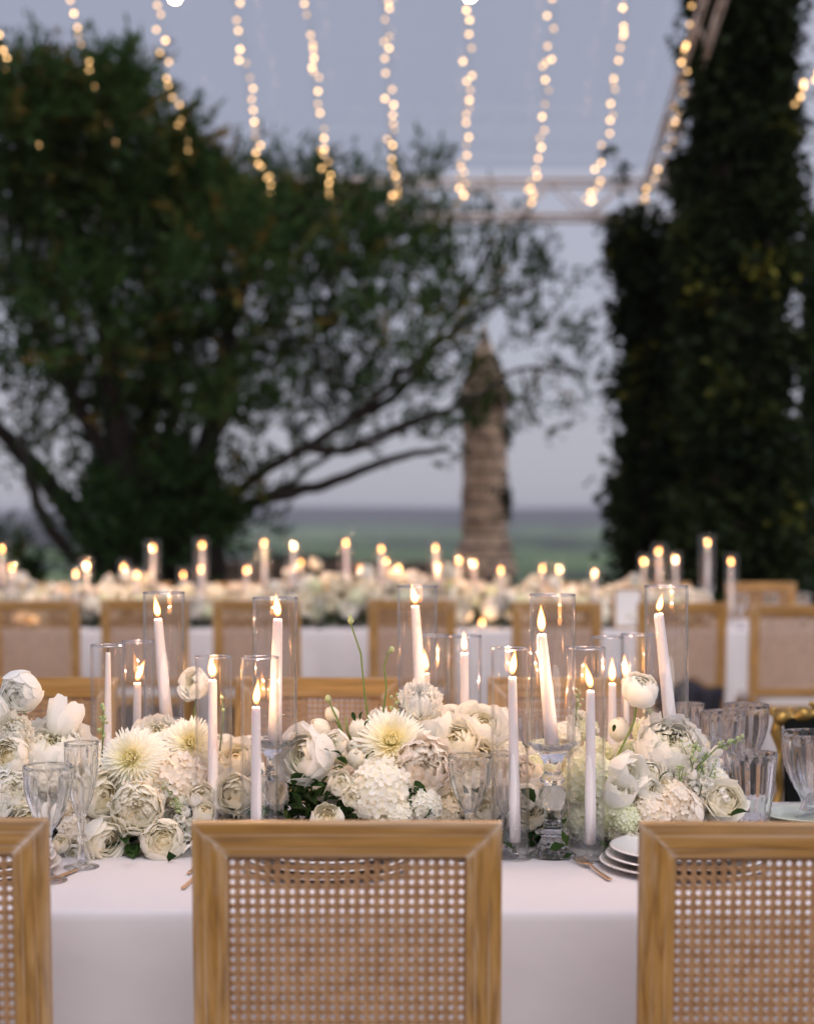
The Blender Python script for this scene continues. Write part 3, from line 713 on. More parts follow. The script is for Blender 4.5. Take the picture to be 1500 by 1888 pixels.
# ornate gilded chair
def gilt_chair():
    px0 = 1585; d = 4.62
    root = empty('gilded_chair', (xat(px0, d), d, 0), PI+.0); tag(root, 'ornate gilded chair with black velvet back at the right of the front table', 'chair')
    W = .235; zb, zt = .52, .925
    b = MB()
    for yy in (0,):
        b.grid(lambda u, v: ((-1+2*u)*(W-.03), -.012-.018*math.sin(PI*u)*math.sin(PI*v), zb-.12+(zt-.025-zb+.12)*v+.012*math.cos((u-.5)*PI*2)*v), 12, 10)
        b.grid(lambda u, v: ((1-2*u)*(W-.03), .012, zb-.12+(zt-.025-zb+.12)*v), 4, 4)
    b.obj('upholstered_back', M_VELVET, root)
    for s in (-1, 1):
        pts = [(s*(W-.012+.006*math.sin(z*60)), 0, z) for z in np.linspace(.0, zt-.02, 40)]
        MB().tube(pts, [.013+.004*math.sin(i*1.4) for i in range(40)], 8).obj('carved_post', M_GILT, root)
    pts = [(x, 0, zt-.012+.016*math.cos(x/W*PI)+.004*math.sin(x*130)) for x in np.linspace(-W, W, 44)]
    MB().tube(pts, [.017+.006*math.sin(i*1.1) for i in range(44)], 8).obj('crest_rail', M_GILT, root)
    for k in range(11):    # carved scrolls
        x = -W+.01+k*(2*W-.02)/10; z = zt+.002+.014*math.cos(x/W*PI)
        pts = [(x+.017*(1-t*.6)*math.cos(t*5+k), -.018-.004*t, z+.014*(1-t*.6)*math.sin(t*5+k)) for t in np.linspace(0, 1, 12)]
        MB().tube(pts, [.007*(1-.5*t) for t in np.linspace(0, 1, 12)], 6).obj('scroll', M_GILT, root)
    pts = [(.145+.022*t, -.037, zt-.062+.004*math.sin(t*9)) for t in np.linspace(-1, 1, 9)]
    MB().tube(pts, [.003, .006, .008, .005, .004, .005, .005, .004, .002], 6).obj('gilt_mount', M_GILT, root)
    MB().box(-.24, .24, -.46, .02, .40, .45).obj('seat_frame', M_GILT, root, smooth=False)
    MB().box(-.22, .22, -.44, -.02, .451, .50).obj('seat_cushion', M_VELVET, root, smooth=False)
    for sx in (-.21, .21):
        MB().tube([(sx, -.43, .40), (sx*1.05, -.45, .2), (sx, -.43, 0)], [.022, .018, .012], 8).obj('leg', M_GILT, root)
gilt_chair()

# ================================================================== TABLES
def table(name_lb, cl_lb, x0, x1, y0, y1, amp, seed, fold):
    cx, cyy = (x0+x1)/2, (y0+y1)/2; root = empty('banquet_table', (cx, cyy, 0)); tag(root, name_lb, 'table')
    hx, hy = (x1-x0)/2-.01, (y1-y0)/2-.01
    MB().box(-hx, hx, -hy, hy, .72, .752).obj('table_top', M_WX, root, smooth=False)
    for sx in (-1, 1):
        for sy in (-1, 1): MB().box(sx*(hx-.1)-.03, sx*(hx-.1)+.03, sy*(hy-.1)-.03, sy*(hy-.1)+.03, 0, .719).obj('leg', M_WZ, root, smooth=False)
    HX, HY = (x1-x0)/2, (y1-y0)/2; rnd = random.Random(seed)
    per = 2*(2*HX+2*HY); n = int(per/.022); rows = [(-.03, .7600), (-.012, .7598), (-.004, .7575), (0, .752), (.002, .742), (.004, .72)]+[(.005, .72-.70*k/12) for k in range(1, 13)]
    ph = [rnd.uniform(0, 6) for _ in range(6)]
    def pt(s):
        s = s % per; R = .03
        for (ax, ay, bx, by, nx_, ny_) in ((-HX, -HY, HX, -HY, 0, -1), (HX, -HY, HX, HY, 1, 0), (HX, HY, -HX, HY, 0, 1), (-HX, HY, -HX, -HY, -1, 0)):
            Ln = abs(bx-ax)+abs(by-ay)
            if s <= Ln: t = s/Ln; return ax+(bx-ax)*t, ay+(by-ay)*t, nx_, ny_
            s -= Ln
        return -HX, -HY, 0, -1
    vs = []; fs = []
    for (o_, z) in rows:
        for i in range(n):
            s = per*i/n; x, y, nx_, ny_ = pt(s)
            dr = max(0, .74-z); cx_ = max(0, abs(x)-HX+.04)/.04; cy_ = max(0, abs(y)-HY+.04)/.04; cor = min(cx_, cy_)
            f = dr*amp*(math.sin(s*fold+ph[0])+.6*math.sin(s*fold*1.9+ph[1])+.3*math.sin(s*fold*.37+ph[2]))+dr*.04+cor*dr*.10
            if nx_ == 0: sgnx = (1 if x > 0 else -1)*cor*.7; dx, dy = sgnx*f, ny_*(f+o_)
            else: sgny = (1 if y > 0 else -1)*cor*.7; dx, dy = nx_*(f+o_), sgny*f
            xx, yy = x+dx, y+dy
            if o_ < 0: xx = max(-HX-o_, min(HX+o_, x)) if True else xx; xx = max(-HX+(-o_), min(HX-(-o_), x)); yy = max(-HY+(-o_), min(HY-(-o_), y))
            vs.append((xx, yy, z))
    R_ = len(rows)
    for k in range(R_-1):
        for i in range(n): fs.append((k*n+i, (k+1)*n+i, (k+1)*n+(i+1) % n, k*n+(i+1) % n))
    fs.append(tuple(range(n)))
    m = MB(); m.add(vs, fs); o = m.obj('tablecloth', M_CLOTH, loc=(cx, cyy, 0)); tag(o, cl_lb, 'tablecloth')
table('long banquet table under white linen, laid with flowers and crystal', 'smooth white linen tablecloth on the near table', -3.0, 3.0, 2.97, 4.10, .010, 3, 7)
table('long banquet table standing further back under white linen', 'white linen cloth with soft folds on the far table', -5.0, 5.0, 10.0, 11.1, .045, 5, 17)

# ================================================================== TABLEWARE
TZ = .7605
def lathe_closed(outer, inner, n, mod=None):
    m = MB(); prof = outer+inner
    m.lathe(prof, n, mod=mod); return m
def cutmod(n, zlo, zhi, amp, k_out):
    def f(a, r, z, k):
        if k >= k_out: return 1
        t = min(1, max(0, (z-zlo)/(zhi-zlo)))
        flute = abs(math.sin(a*n/2))
        dia = abs(math.sin(a*n/2+z*210))*.5+abs(math.sin(a*n/2-z*210))*.5
        wgt = max(0, 1-t*1.8)
        return 1-amp*(.9*(1-flute)*(1-wgt*.5)*(1 if t < .92 else 0)+1.3*wgt*(1-dia))
    return f
def sm(a, b, n): return [a+(b-a)*i/n for i in range(n+1)]
def goblet_mesh(name, H, R, bowl_lo, foot, stemr=.0055, ncut=14):
    out_ = [(.0005, 0), (foot, .0), (foot, .002), (foot*.55, .006), (foot*.25, .014), (stemr*1.05, .028), (stemr, .045), (stemr*1.9, bowl_lo*.62), (stemr*1.1, bowl_lo*.72), (stemr*1.5, bowl_lo*.9)]
    nz = 18; k_out = None
    ks = len(out_)
    prof_b = []
    for i in range(nz+1):
        t = i/nz; z = bowl_lo+(H-bowl_lo)*t; prof_b.append((R*(.16+.84*math.sin(min(1, t*1.25+.02)*PI/2)**.75)*(.93+.07*t), z))
    outer = out_+prof_b
    inner = [(r-.0022, z) if r > .006 else (r*.5, z) for r, z in reversed(prof_b)]
    outer += [(prof_b[-1][0]-.0004, H+.0006)]; inner[0] = (prof_b[-1][0]-.0014, H+.0005); inner.insert(1, (prof_b[-1][0]-.0020, H-.0004))
    inner = [(max(.0005, r-.001*(1-(z-bowl_lo)/(H-bowl_lo))), z+.004*(1-(z-bowl_lo)/(H-bowl_lo))) for r, z in inner]+[(.0004, bowl_lo+.0035)]
    base = cutmod(ncut, bowl_lo, H, .07, len(outer)-1)
    m = MB(); m.lathe(outer+inner, ncut*8, mod=lambda a, r, z, k: base(a, r, z, k) if ks <= k else 1)
    return m.mesh(name, M_CRYSTAL, sharp=38)
def tumbler_mesh(name, H, Rt, Rb, ncut=14):
    nz = 20; pb = [(Rb+(Rt-Rb)*(i/nz)**.9, .004+(H-.004)*i/nz) for i in range(nz+1)]
    outer = [(.0005, 0), (Rb*.9, 0)]+pb
    inner = [(r-.003-(.002 if z < H*.4 else 0), z) for r, z in reversed(pb) if z > .018]
    outer += [(pb[-1][0]-.0004, H+.0006)]; inner[0] = (pb[-1][0]-.0016, H+.0005); inner.insert(1, (pb[-1][0]-.0024, H-.0004)); inner += [(.0005, .016)]
    base = cutmod(ncut, 0, H, .085, len(outer)-1)
    m = MB(); m.lathe(outer+inner, ncut*8, mod=lambda a, r, z, k: base(a, r, z, k) if k > 1 else 1)
    return m.mesh(name, M_CRYSTAL, sharp=38)
G_WINE = goblet_mesh('crystal', .218, .047, .095, .037)
G_FLUTE = goblet_mesh('crystal', .245, .034, .095, .035, ncut=12)
G_SHORT = goblet_mesh('crystal', .165, .058, .030, .036, .013)
G_TUMB = tumbler_mesh('crystal', .135, .046, .030)
def glass(name, me, px, py_base, label, d=None, s=1.0, grp=None, cat='glass'):
    d = d or (HC-TZ)*F/(py_base-944)
    o = link(name, me, None, (xat(px, d), d, TZ+.0008), (0, 0, random.uniform(0, 6)), s); tag(o, label, cat, grp); return o
glass('wine_goblet', G_WINE, 88, 1625, 'cut crystal wine goblet in front of the cream roses, left of the flute', s=1.0)
glass('champagne_flute', G_FLUTE, 150, 1600, 'cut crystal flute on a thin stem, right of the left wine goblet', s=1.0)
glass('crystal_tumbler', G_TUMB, 40, 1560, 'cut crystal tumbler behind the left wine goblet', s=.95)
glass('wine_goblet', G_WINE, 866, 1585, 'cut crystal wine goblet behind the centre chair, next to the tumbler', s=.96)
glass('champagne_flute', G_FLUTE, 929, 1580, 'cut crystal flute behind the centre chair, beside the glass candle holder', s=.86)
glass('crystal_tumbler', G_TUMB, 825, 1530, 'cut crystal tumbler behind the centre chair, left of the wine goblet', s=1.05)
glass('crystal_tumbler', G_TUMB, 1386, 1528, 'large cut crystal tumbler just above the right chair, nearest of its cluster', s=1.23)
glass('short_goblet', G_SHORT, 1497, 1512, 'short footed crystal goblet at the right edge, in front of the black velvet', s=1.2)
glass('crystal_tumbler', G_TUMB, 1505, 1462, 'crystal tumbler at the right edge behind the short footed goblet', s=1.25, d=4.02)
glass('wine_goblet', G_WINE, 1376, 1490, 'crystal goblet left of the gilded chair, tallest of the right cluster', s=1.12)
glass('wine_goblet', G_WINE, 1334, 1500, 'crystal goblet behind the stock flowers, right of the big peony', s=1.08)
glass('champagne_flute', G_FLUTE, 1272, 1482, 'crystal glass behind the big peony at the foot of the rightmost tall hurricane', s=.98)
glass('wine_goblet', G_WINE, 905, 1478, 'far side crystal goblet above the pale roses, between two hurricanes', s=.95)
glass('wine_goblet', G_WINE, 975, 1474, 'far side crystal goblet left of the leaning candle', s=.95)

def plate_mesh(R, h, rim, n=64, bead=False, m_=None):
    pr_ = [(.0005, 0), (R*.6, 0), (R*.66, .002), (R*.97, h), (R, h+.0005), (R*.995, h+.003), (R*.96, h+.003), (R*.68, .005), (R*.60, .0035), (.0005, .0035)]
    m = MB(); m.lathe(pr_, n)
    return m.mesh('plate', m_ or M_PORC)
CHG = plate_mesh(.165, .012, 0, m_=M_SILVERG); DIN = plate_mesh(.157, .016, 0); SAL = plate_mesh(.150, .018, 0); SIDE = plate_mesh(.12, .012, 0, m_=M_SAGE)
bead = MB(); bead.lathe([(.0002, -.002), (.0015, -.0014), (.0021, 0), (.0015, .0014), (.0002, .002)], 6); bead_me = bead.mesh('bead', M_SILVERG)
def setting(px, py, who):
    d = (HC-TZ)*F/(py-944); x = xat(px, d)
    c = empty('charger_plate', (x, d, TZ+.0008)); tag(c, 'beaded glass charger under the plates ' + who, 'charger plate')
    link('charger_disc', CHG, c)
    for k in range(96):
        a = 2*PI*k/96; link('bead', bead_me, c, (.1655*math.cos(a), .1655*math.sin(a), .0145))
    tag(link('dinner_plate', DIN, None, (x+.001, d, TZ+.0100)), 'white dinner plate in the stack ' + who, 'plate')
    tag(link('salad_plate', SAL, None, (x+.003, d+.002, TZ+.0230)), 'small white plate topping the stack ' + who, 'plate')
    # napkin folded on top, gathered
    nb = MB(); nb.grid(lambda u, v: ((-.055+.11*u), -.08+.16*v, .012*math.sin(PI*u)**.4+.003*math.sin(u*22+v*3)), 20, 6)
    tag(nb.obj('napkin', M_CUSHION, loc=(x+.006, d, TZ+.0285)), 'folded linen napkin lying on the plates ' + who, 'napkin')
setting(1262, 1600, 'behind the right chair'); setting(603, 1603, 'behind the centre chair'); setting(-48, 1606, 'behind the left chair')
tag(link('side_plate', SIDE, None, (xat(1500, 3.86), 3.86, TZ+.001)), 'pale green plate at the right edge below the velvet chair', 'plate')

def cutlery():
    f = MB()   # fork, handle towards -y, tines towards +y
    def bar(pts, ws, t=.0016):
        vs = []
        for (x, y, z), w_ in zip(pts, ws):
            vs += [(x-w_, y, z-t), (x+w_, y, z-t), (x+w_, y, z+t), (x-w_, y, z+t)]
        fs = []
        for k in range(len(pts)-1):
            for i in range(4): fs.append((4*k+i, 4*k+(i+1) % 4, 4*k+4+(i+1) % 4, 4*k+4+i))
        fs += [(3, 2, 1, 0), tuple(4*(len(pts)-1)+i for i in range(4))]
        f.add(vs, fs)
    return f, bar
def fork_mesh():
    f, bar = cutlery()
    bar([(0, -.085, .003), (0, -.06, .003), (0, 0, .005), (0, .035, .009), (0, .045, .008)], [.0045, .004, .0026, .0024, .009])
    bar([(0, .045, .008), (0, .052, .006)], [.011, .0115])
    for k in range(4):
        x = -.0098+.0065*k; bar([(x, .052, .006), (x, .08, .004), (x*.97, .104, .008)], [.0018, .0016, .0010], .0012)
    return f.mesh('fork', M_GOLD, smooth=False)
def knife_mesh():
    f, bar = cutlery()
    bar([(0, -.10, .004), (0, -.07, .004), (0, 0, .004), (0, .01, .004)], [.0048, .004, .0035, .005]); bar([(0, .01, .004), (0, .06, .004), (.001, .11, .004), (.003, .125, .004)], [.007, .0085, .006, .001], .0008)
    return f.mesh('knife', M_GOLD, smooth=False)
FORK = fork_mesh(); KNIFE = knife_mesh()
def lay(name, me, p, rz, label, s=1.0):
    d = (HC-TZ)*F/(p[1]-944); tag(link(name, me, None, (xat(p[0], d), d, TZ+.001), (0, 0, rz), s), label, name, 'gold cutlery on the near table')
lay('fork', FORK, (1097, 1609), .22, 'gold dinner fork lying between the candlestick and the plate stack', .98)
lay('fork', FORK, (357, 1625), -.14, 'gold fork handle just showing left of the centre chair', .9)
lay('knife', KNIFE, (362, 1600), -.10, 'gold knife showing beside the left stile of the centre chair', .7)
lay('knife', KNIFE, (98, 1625), -.3, 'gold knife tip showing beside the left chair', .8)

# ================================================================== CANDLES
FLAMELIGHT = {}
def flame(root, base, h, w_, leanx):
    def prof(t): return math.sin(PI*min(1, t*1.02)**.62)**1.05*(1-.25*t)
    w_ *= random.Random(int(root.location.x*1e4)).uniform(.82, 1.15)
    for nm, m_, k in (('flame', M_FLAME, 1.0),):
        f = MB(); n = 10; rows = 12; vs = []; ts = []
        for j in range(rows+1):
            t = j/rows; r = max(.0003, w_/2*prof(t)*1.25)
            ox = leanx*h*(t**1.6)+.06*h*math.sin(t*4)*leanx
            for i in range(n):
                a = 2*PI*i/n; vs.append((base[0]+ox+r*math.cos(a), base[1]+r*math.sin(a), base[2]+h*t)); ts.append(t)
        fs = [(j*n+i, j*n+(i+1) % n, (j+1)*n+(i+1) % n, (j+1)*n+i) for j in range(rows) for i in range(n)]
        f.add(vs, fs, ts); fo = f.obj('flame', M_FLAME, root)
    g_ = MB(); vs = []
    for j in range(rows+1):
        t = j/rows; r = max(.0003, w_/2*prof(t)*1.25+.0022*math.sin(PI*t)); ox = leanx*h*(t**1.6)+.06*h*math.sin(t*4)*leanx
        for i in range(n):
            a = 2*PI*i/n; vs.append((base[0]+ox+r*math.cos(a), base[1]+r*math.sin(a), base[2]-.002+(h+.006)*t))
    g_.add(vs, fs); g_.obj('mantle', M_HALO, fo)
    key = 'near' if root.location.y < 6 else 'far'
    if key not in FLAMELIGHT:
        ld = bpy.data.lights.new('candle_light', 'POINT'); ld.energy = 1.05; ld.color = (1, .55, .27); ld.shadow_soft_size = .0015; FLAMELIGHT[key] = ld
    lo = bpy.data.objects.new('candle_light', FLAMELIGHT[key]); COL.objects.link(lo); lo.parent = root; lo.location = (base[0], base[1], base[2]+h*.55)
def taper(bot, top, r0, r1, label, lit=True, fh=.046, fl=0.0, grp='taper candles', drip=False, seg=20):
    bot = Vector(bot); top = Vector(top); root = empty('taper_candle', bot); tag(root, label, 'candle', grp)
    ax = top-bot; Ln = ax.length; rnd = random.Random(int(bot.x*1000))
    st = [0, .25, .5, .75, .95, .985, 1]
    pts = [ax*s for s in st]; rad = [r0+(r1-r0)*s for s in st]; rad[-2] *= .97; rad[-1] *= .82
    pts.append(ax*(1-.002/Ln)); rad.append(r1*.3)
    MB().tube(pts, rad, seg).obj('wax_body', M_WAX, root)
    u = ax.normalized(); wp = ax
    MB().tube([wp-u*.003, wp+u*.006, wp+u*.010+Vector((.001, 0, .002))], [.0011, .001, .0008], 5).obj('wick', M_WICK, root)
    if drip:
        a = -2.6; e = Vector((math.cos(a), math.sin(a), 0))
        MB().tube([ax*.99+e*(r1*.9), ax*.96+e*(r1*1.05), ax*.88+e*(r1*1.06), ax*.80+e*(r1*1.05), ax*.78+e*r1], [.0015, .0035, .003, .004, .001], 7).obj('wax_drip', M_WAX, root)
    if lit: flame(root, wp+Vector((0, 0, .006)), fh, .0108, fl)
    return root
def hurricane_mesh(R, H, n=48):
    m = MB(); t = .0028
    m.lathe([(R, 0), (R, H-.002), (R-.0006, H-.0004), (R-t/2, H), (R-t+.0006, H-.0004), (R-t, H-.002), (R-t, 0), (R, 0)], n)
    return m.mesh('glass_cylinder', M_THIN)
def ring_mesh(R):
    m = MB(); m.grid(lambda u, v: ((R-.0014+.0021*math.cos(2*PI*v))*math.cos(2*PI*u), (R-.0014+.0021*math.cos(2*PI*v))*math.sin(2*PI*u), .0019*math.sin(2*PI*v)), 48, 8, closeu=True); return m.mesh('rim', M_RIM)
def hurricane(R, H, me, ring, loc, s):
    root = empty('hurricane_glass', loc); link('glass_cylinder', me, root, None, None, (1, 1, s)); link('rim', ring, root, (0, 0, H*s)); return root
RING_S, RING_T = ring_mesh(.0385), ring_mesh(.0465)
HS = hurricane_mesh(.0385, .415); HT = hurricane_mesh(.0465, .293)
# the tall crystal candlestick: disc foot, faceted bell, collar, facetted ball, knop, dish
def stick_mesh():
    prof = [(.0005, 0), (.047, 0), (.0485, .003), (.046, .006), (.036, .010), (.030, .022), (.023, .036), (.021, .040), (.0345, .046), (.036, .050), (.030, .053), (.020, .056), (.0185, .062), (.0215, .066), (.0185, .070), (.017, .074), (.0175, .096),
            (.021, .100), (.026, .110), (.0285, .122), (.0275, .134), (.022, .142), (.019, .145), (.026, .152), (.0265, .158), (.019, .166), (.017, .175), (.0185, .190), (.026, .202), (.040, .218), (.050, .228), (.051, .231), (.049, .2325),
            (.036, .224), (.020, .2195), (.0165, .2185), (.0005, .2175)]
    def mod(a, r, z, k):
        if .012 < z < .038: return 1-.10*(1-abs(math.cos(a*5)))
        if .101 < z < .141: return 1-.06*(abs(math.sin(a*9+z*260))*.5+abs(math.sin(a*9-z*260))*.5)
        if .075 < z < .096 or .15 < z < .16: return 1-.05*abs(math.sin(a*4))
        return 1
    p2 = []
    for i in range(len(prof)-1):
        a, b = prof[i], prof[i+1]; q = 3 if abs(b[1]-a[1]) > .009 else 1
        for k in range(q): p2.append((a[0]+(b[0]-a[0])*k/q, a[1]+(b[1]-a[1])*k/q))
    p2.append(prof[-1])
    m = MB(); m.lathe(p2, 72, mod=mod); return m.mesh('crystal_body', M_CRYSTAL, sharp=30)
STICK = stick_mesh()
def cup_mesh():
    prof = [(.0005, 0), (.034, 0), (.035, .0018), (.022, .005), (.009, .010), (.0075, .016), (.009, .020), (.018, .028), (.0235, .040), (.0245, .050), (.022, .060), (.0205, .066), (.0185, .066), (.0195, .058), (.0195, .048), (.015, .036), (.011, .031), (.0005, .029)]
    m = MB(); m.lathe(prof, 60, mod=lambda a, r, z, k: 1-.05*abs(math.sin(a*7)) if .022 < z < .056 and k < 12 else 1); return m.mesh('crystal_body', M_CUP)
CUP = cup_mesh()
def short_set(px, pyt, d, ctop, wx=0, lit=True, fl=0, fh=None, lb='', bot=None, first_=False, slope=0, r0=.0118, r1=.0088, drip=False):
    """small hurricane at photograph x px, rim pyt; candle top (x, y)"""
    x = xat(px, d); rimz = HC-(pyt-944)*d/F; s = (rimz-TZ-.001)/.415
    tag(hurricane(.0385, .415, HS, RING_S, (x, d, TZ+.001), s), 'low clear glass hurricane ' + lb, 'hurricane glass', 'clear glass hurricanes')
    tag(link('candle_holder', CUP, None, (xat(ctop[0], d)-slope*.3, d, TZ+.001)), 'small crystal cup holding the candle ' + lb, 'candle holder', 'crystal cup candle holders')
    t = at(ctop[0], ctop[1], d); b = Vector((t.x-slope*.3, d, TZ+.0335))
    taper(b, t, r0, r1, ('burning' if lit else 'unlit') + ' white taper candle ' + lb, lit, fh or .044, fl, drip=drip)
def tall_set(px, pyt, d, cbot, ctop, fl=0, fh=.044, lb='', s=1.0, r0=.0152, r1=.0098, drip=False):
    x = xat(px, d)
    tag(link('crystal_candlestick', STICK, None, (x, d, TZ+.001)), 'tall cut crystal candlestick with a flared dish ' + lb, 'candlestick', 'cut crystal candlesticks')
    rimz = HC-(pyt-944)*d/F; z0 = TZ+.2325; s = (rimz-z0)/.293
    tag(hurricane(.0465, .293, HT, RING_T, (x, d, z0), s), 'tall clear glass hurricane ' + lb, 'hurricane glass', 'clear glass hurricanes')
    t = at(ctop[0], ctop[1], d); b = at(cbot[0], cbot[1], d); b.z = TZ+.2195
    taper(b, t, r0, r1, 'burning thick taper candle ' + lb, True, fh, fl, drip=drip)
tall_set(302, 1093, 3.80, (308, 1340), (291, 1141), -.18, .042, 'leftmost of the tall ones')
tall_set(507, 1103, 3.50, (506, 1365), (512, 1141), -.10, .042, 'second tall one from the left')
tall_set(769, 1081, 3.92, (778, 1330), (765, 1117), -.20, .042, 'above the round carnation in the middle')
tall_set(1018, 1097, 3.44, (1018, 1370), (998, 1169), -.03, .050, 'with its whole foot showing, candle leaning left', drip=True)
tall_set(1228, 1081, 3.63, (1238, 1335), (1214, 1131), .22, .032, 'rightmost of the tall ones', drip=True)
short_set(199, 1190, 3.76, (199, 1203), lit=False, lb='at the far left, its wick gone out', r1=.0055, fh=.02)
short_set(254, 1183, 3.95, (253, 1259), fl=.42, fh=.046, lb='second low one from the left, flame blown right')
short_set(394, 1211, 3.52, (392, 1253), fl=-.12, fh=.040, lb='just above the left end of the centre chair')
short_set(479, 1212, 3.42, (472, 1303), fl=.10, fh=.046, lb='in front of the second tall hurricane')
short_set(797, 1172, 4.0, (785, 1241), fl=-.1, fh=.048, lb='half hidden behind the middle tall hurricane')
short_set(856, 1173, 3.85, (856, 1204), fl=-.06, fh=.040, lb='right of the middle tall hurricane')
short_set(940, 1196, 3.42, (944, 1248), fl=.14, fh=.045, lb='beside the right end of the centre chair', slope=-.02)
short_set(1080, 1195, 3.40, (1088, 1273), fl=-.22, fh=.042, lb='right of the crystal candlestick, over the gold fork')
short_set(1119, 1175, 3.95, (1128, 1260), fl=0, fh=.050, lb='behind the curved ranunculus stem')
short_set(1174, 1170, 4.0, (1152, 1252), fl=-.05, fh=.048, lb='behind the tall ranunculus on the right')

# far table candles: (x, y) of the flames in the photograph
far_tall = [(3, 1012), (283, 1010), (373, 1005), (487, 1001), (541, 1007), (638, 1001), (703, 1012), (802, 1010), (1213, 1016), (1304, 1000)]
far_low = [(22, 1047), (140, 1058), (160, 1043), (228, 1046), (252, 1060), (338, 1060), (370, 1050), (454, 1051), (535, 1050), (554, 1036), (664, 1048), (711, 1034), (735, 1048), (812, 1048), (846, 1033), (874, 1039), (923, 1051), (999, 1048), (1030, 1050), (1095, 1057), (1186, 1035), (1245, 1031), (1347, 1035)]
for k, (px, py) in enumerate(far_tall):
    d = 10.35+random.uniform(0, .45); lb = 'on the far table, %s tall one from the left' % ordn[k]
    z = at(px, py, d).z-.022; x = xat(px, d); hx = x+random.uniform(-.008, .008)
    tag(link('crystal_candlestick', STICK, None, (hx, d, TZ+.001)), 'crystal candlestick ' + lb, 'candlestick', 'candlesticks on the far table')
    tag(link('hurricane_glass', HT, None, (hx, d, TZ+.2325), None, (1, 1, max(.9, (z+.07-TZ-.2325)/.293))), 'hurricane glass ' + lb, 'hurricane glass', 'hurricanes on the far table')
    taper((x+random.uniform(-.01, .01), d, TZ+.2195), (x, d, z), .0150, .0100, 'burning taper candle ' + lb, True, .034, random.uniform(-.15, .15), 'candles on the far table', seg=10)
for k, (px, py) in enumerate(far_low):
    d = 10.25+random.uniform(0, .6); lb = 'on the far table, %s low one from the left' % ordn[k]
    z = at(px, py, d).z-.022; x = xat(px, d); hx = x+random.uniform(-.006, .006)
    tag(link('candle_holder', CUP, None, (x, d, TZ+.001)), 'crystal candle cup ' + lb, 'candle holder', 'candle cups on the far table')
    tag(link('hurricane_glass', HS, None, (hx, d, TZ+.001), None, (1, 1, max(.85, (z+.07-TZ)/.415))), 'hurricane glass ' + lb, 'hurricane glass', 'hurricanes on the far table')
    taper((x, d, TZ+.0335), (x, d, z), .0125, .0090, 'burning taper candle ' + lb, True, .034, random.uniform(-.2, .2), 'candles on the far table', seg=10)
# small votive in front of the far flowers and the tall bare candle by the card
def votive(px, py, d, lb):
    x = xat(px, d); r = empty('votive_candle', (x, d, TZ+.001)); tag(r, lb, 'candle')
    m = MB(); m.lathe([(.0005, 0), (.03, 0), (.032, .05), (.0295, .05), (.028, .006), (.0005, .006)], 24); m.obj('glass_cup', M_THIN, r)
    m = MB(); m.lathe([(.0005, .008), (.026, .008), (.026, .026), (.0005, .027)], 20); m.obj('wax_body', M_WAX, r); MB().tube([(0, 0, .026), (0, 0, .034)], .001, 5).obj('wick', M_WICK, r); flame(r, Vector((0, 0, .03)), .028, .011, 0)
votive(888, 1150, 10.1, 'small glowing votive on the near edge of the far table')
votive(51, 1150, 10.12, 'small votive seen through the cane of the leftmost far chair')
# framed card on the far table, and a jacket over a seat
root = empty('menu_card', (xat(1158, 10.15), 10.15, TZ+.001), .12); tag(root, 'white card in a wooden frame standing on the far table', 'card frame')
fw = .092; hh = .245
for nm, b in (('frame_side', (-fw, -fw+.014, 0, .014, 0, hh)), ('frame_side', (fw-.014, fw, 0, .014, 0, hh)), ('frame_rail', (-fw+.0145, fw-.0145, .001, .013, 0, .014)), ('frame_rail', (-fw+.0145, fw-.0145, .001, .013, hh-.014, hh))):
    MB().box(*b).obj(nm, M_WZ, root, smooth=False)
MB().box(-fw+.012, fw-.012, .005, .009, .012, hh-.012).obj('card', M_PAPER, root, smooth=False)
MB().box(-.01, .01, .014, .07, 0, .01).obj('stand', M_WZ, root, smooth=False)
def jacket(px, d):
    m = MB()
    def f(u, v):
        x = -.17+.34*u+.012*math.sin(v*9+u*4); s = v*.62
        y = -.02+.34*(1-v*1.9) if v < .5 else -.015-.02*math.sin(u*20)
        z = .502+.018*math.sin(u*11+v*5)+.02*math.sin(PI*u) if v < .5 else .50-(v-.5)*.42*(.7+.5*u)+.0
        return (x, y-.05, z)
    m.grid(f, 30, 24); o = m.obj('jacket', M_FABRIC, loc=(xat(px, d), d, 0)); tag(o, 'dark jacket draped over the seat of a far table chair', 'jacket')
    md = o.modifiers.new('s', 'SOLIDIFY'); md.thickness = .012
jacket(1268, 9.12)

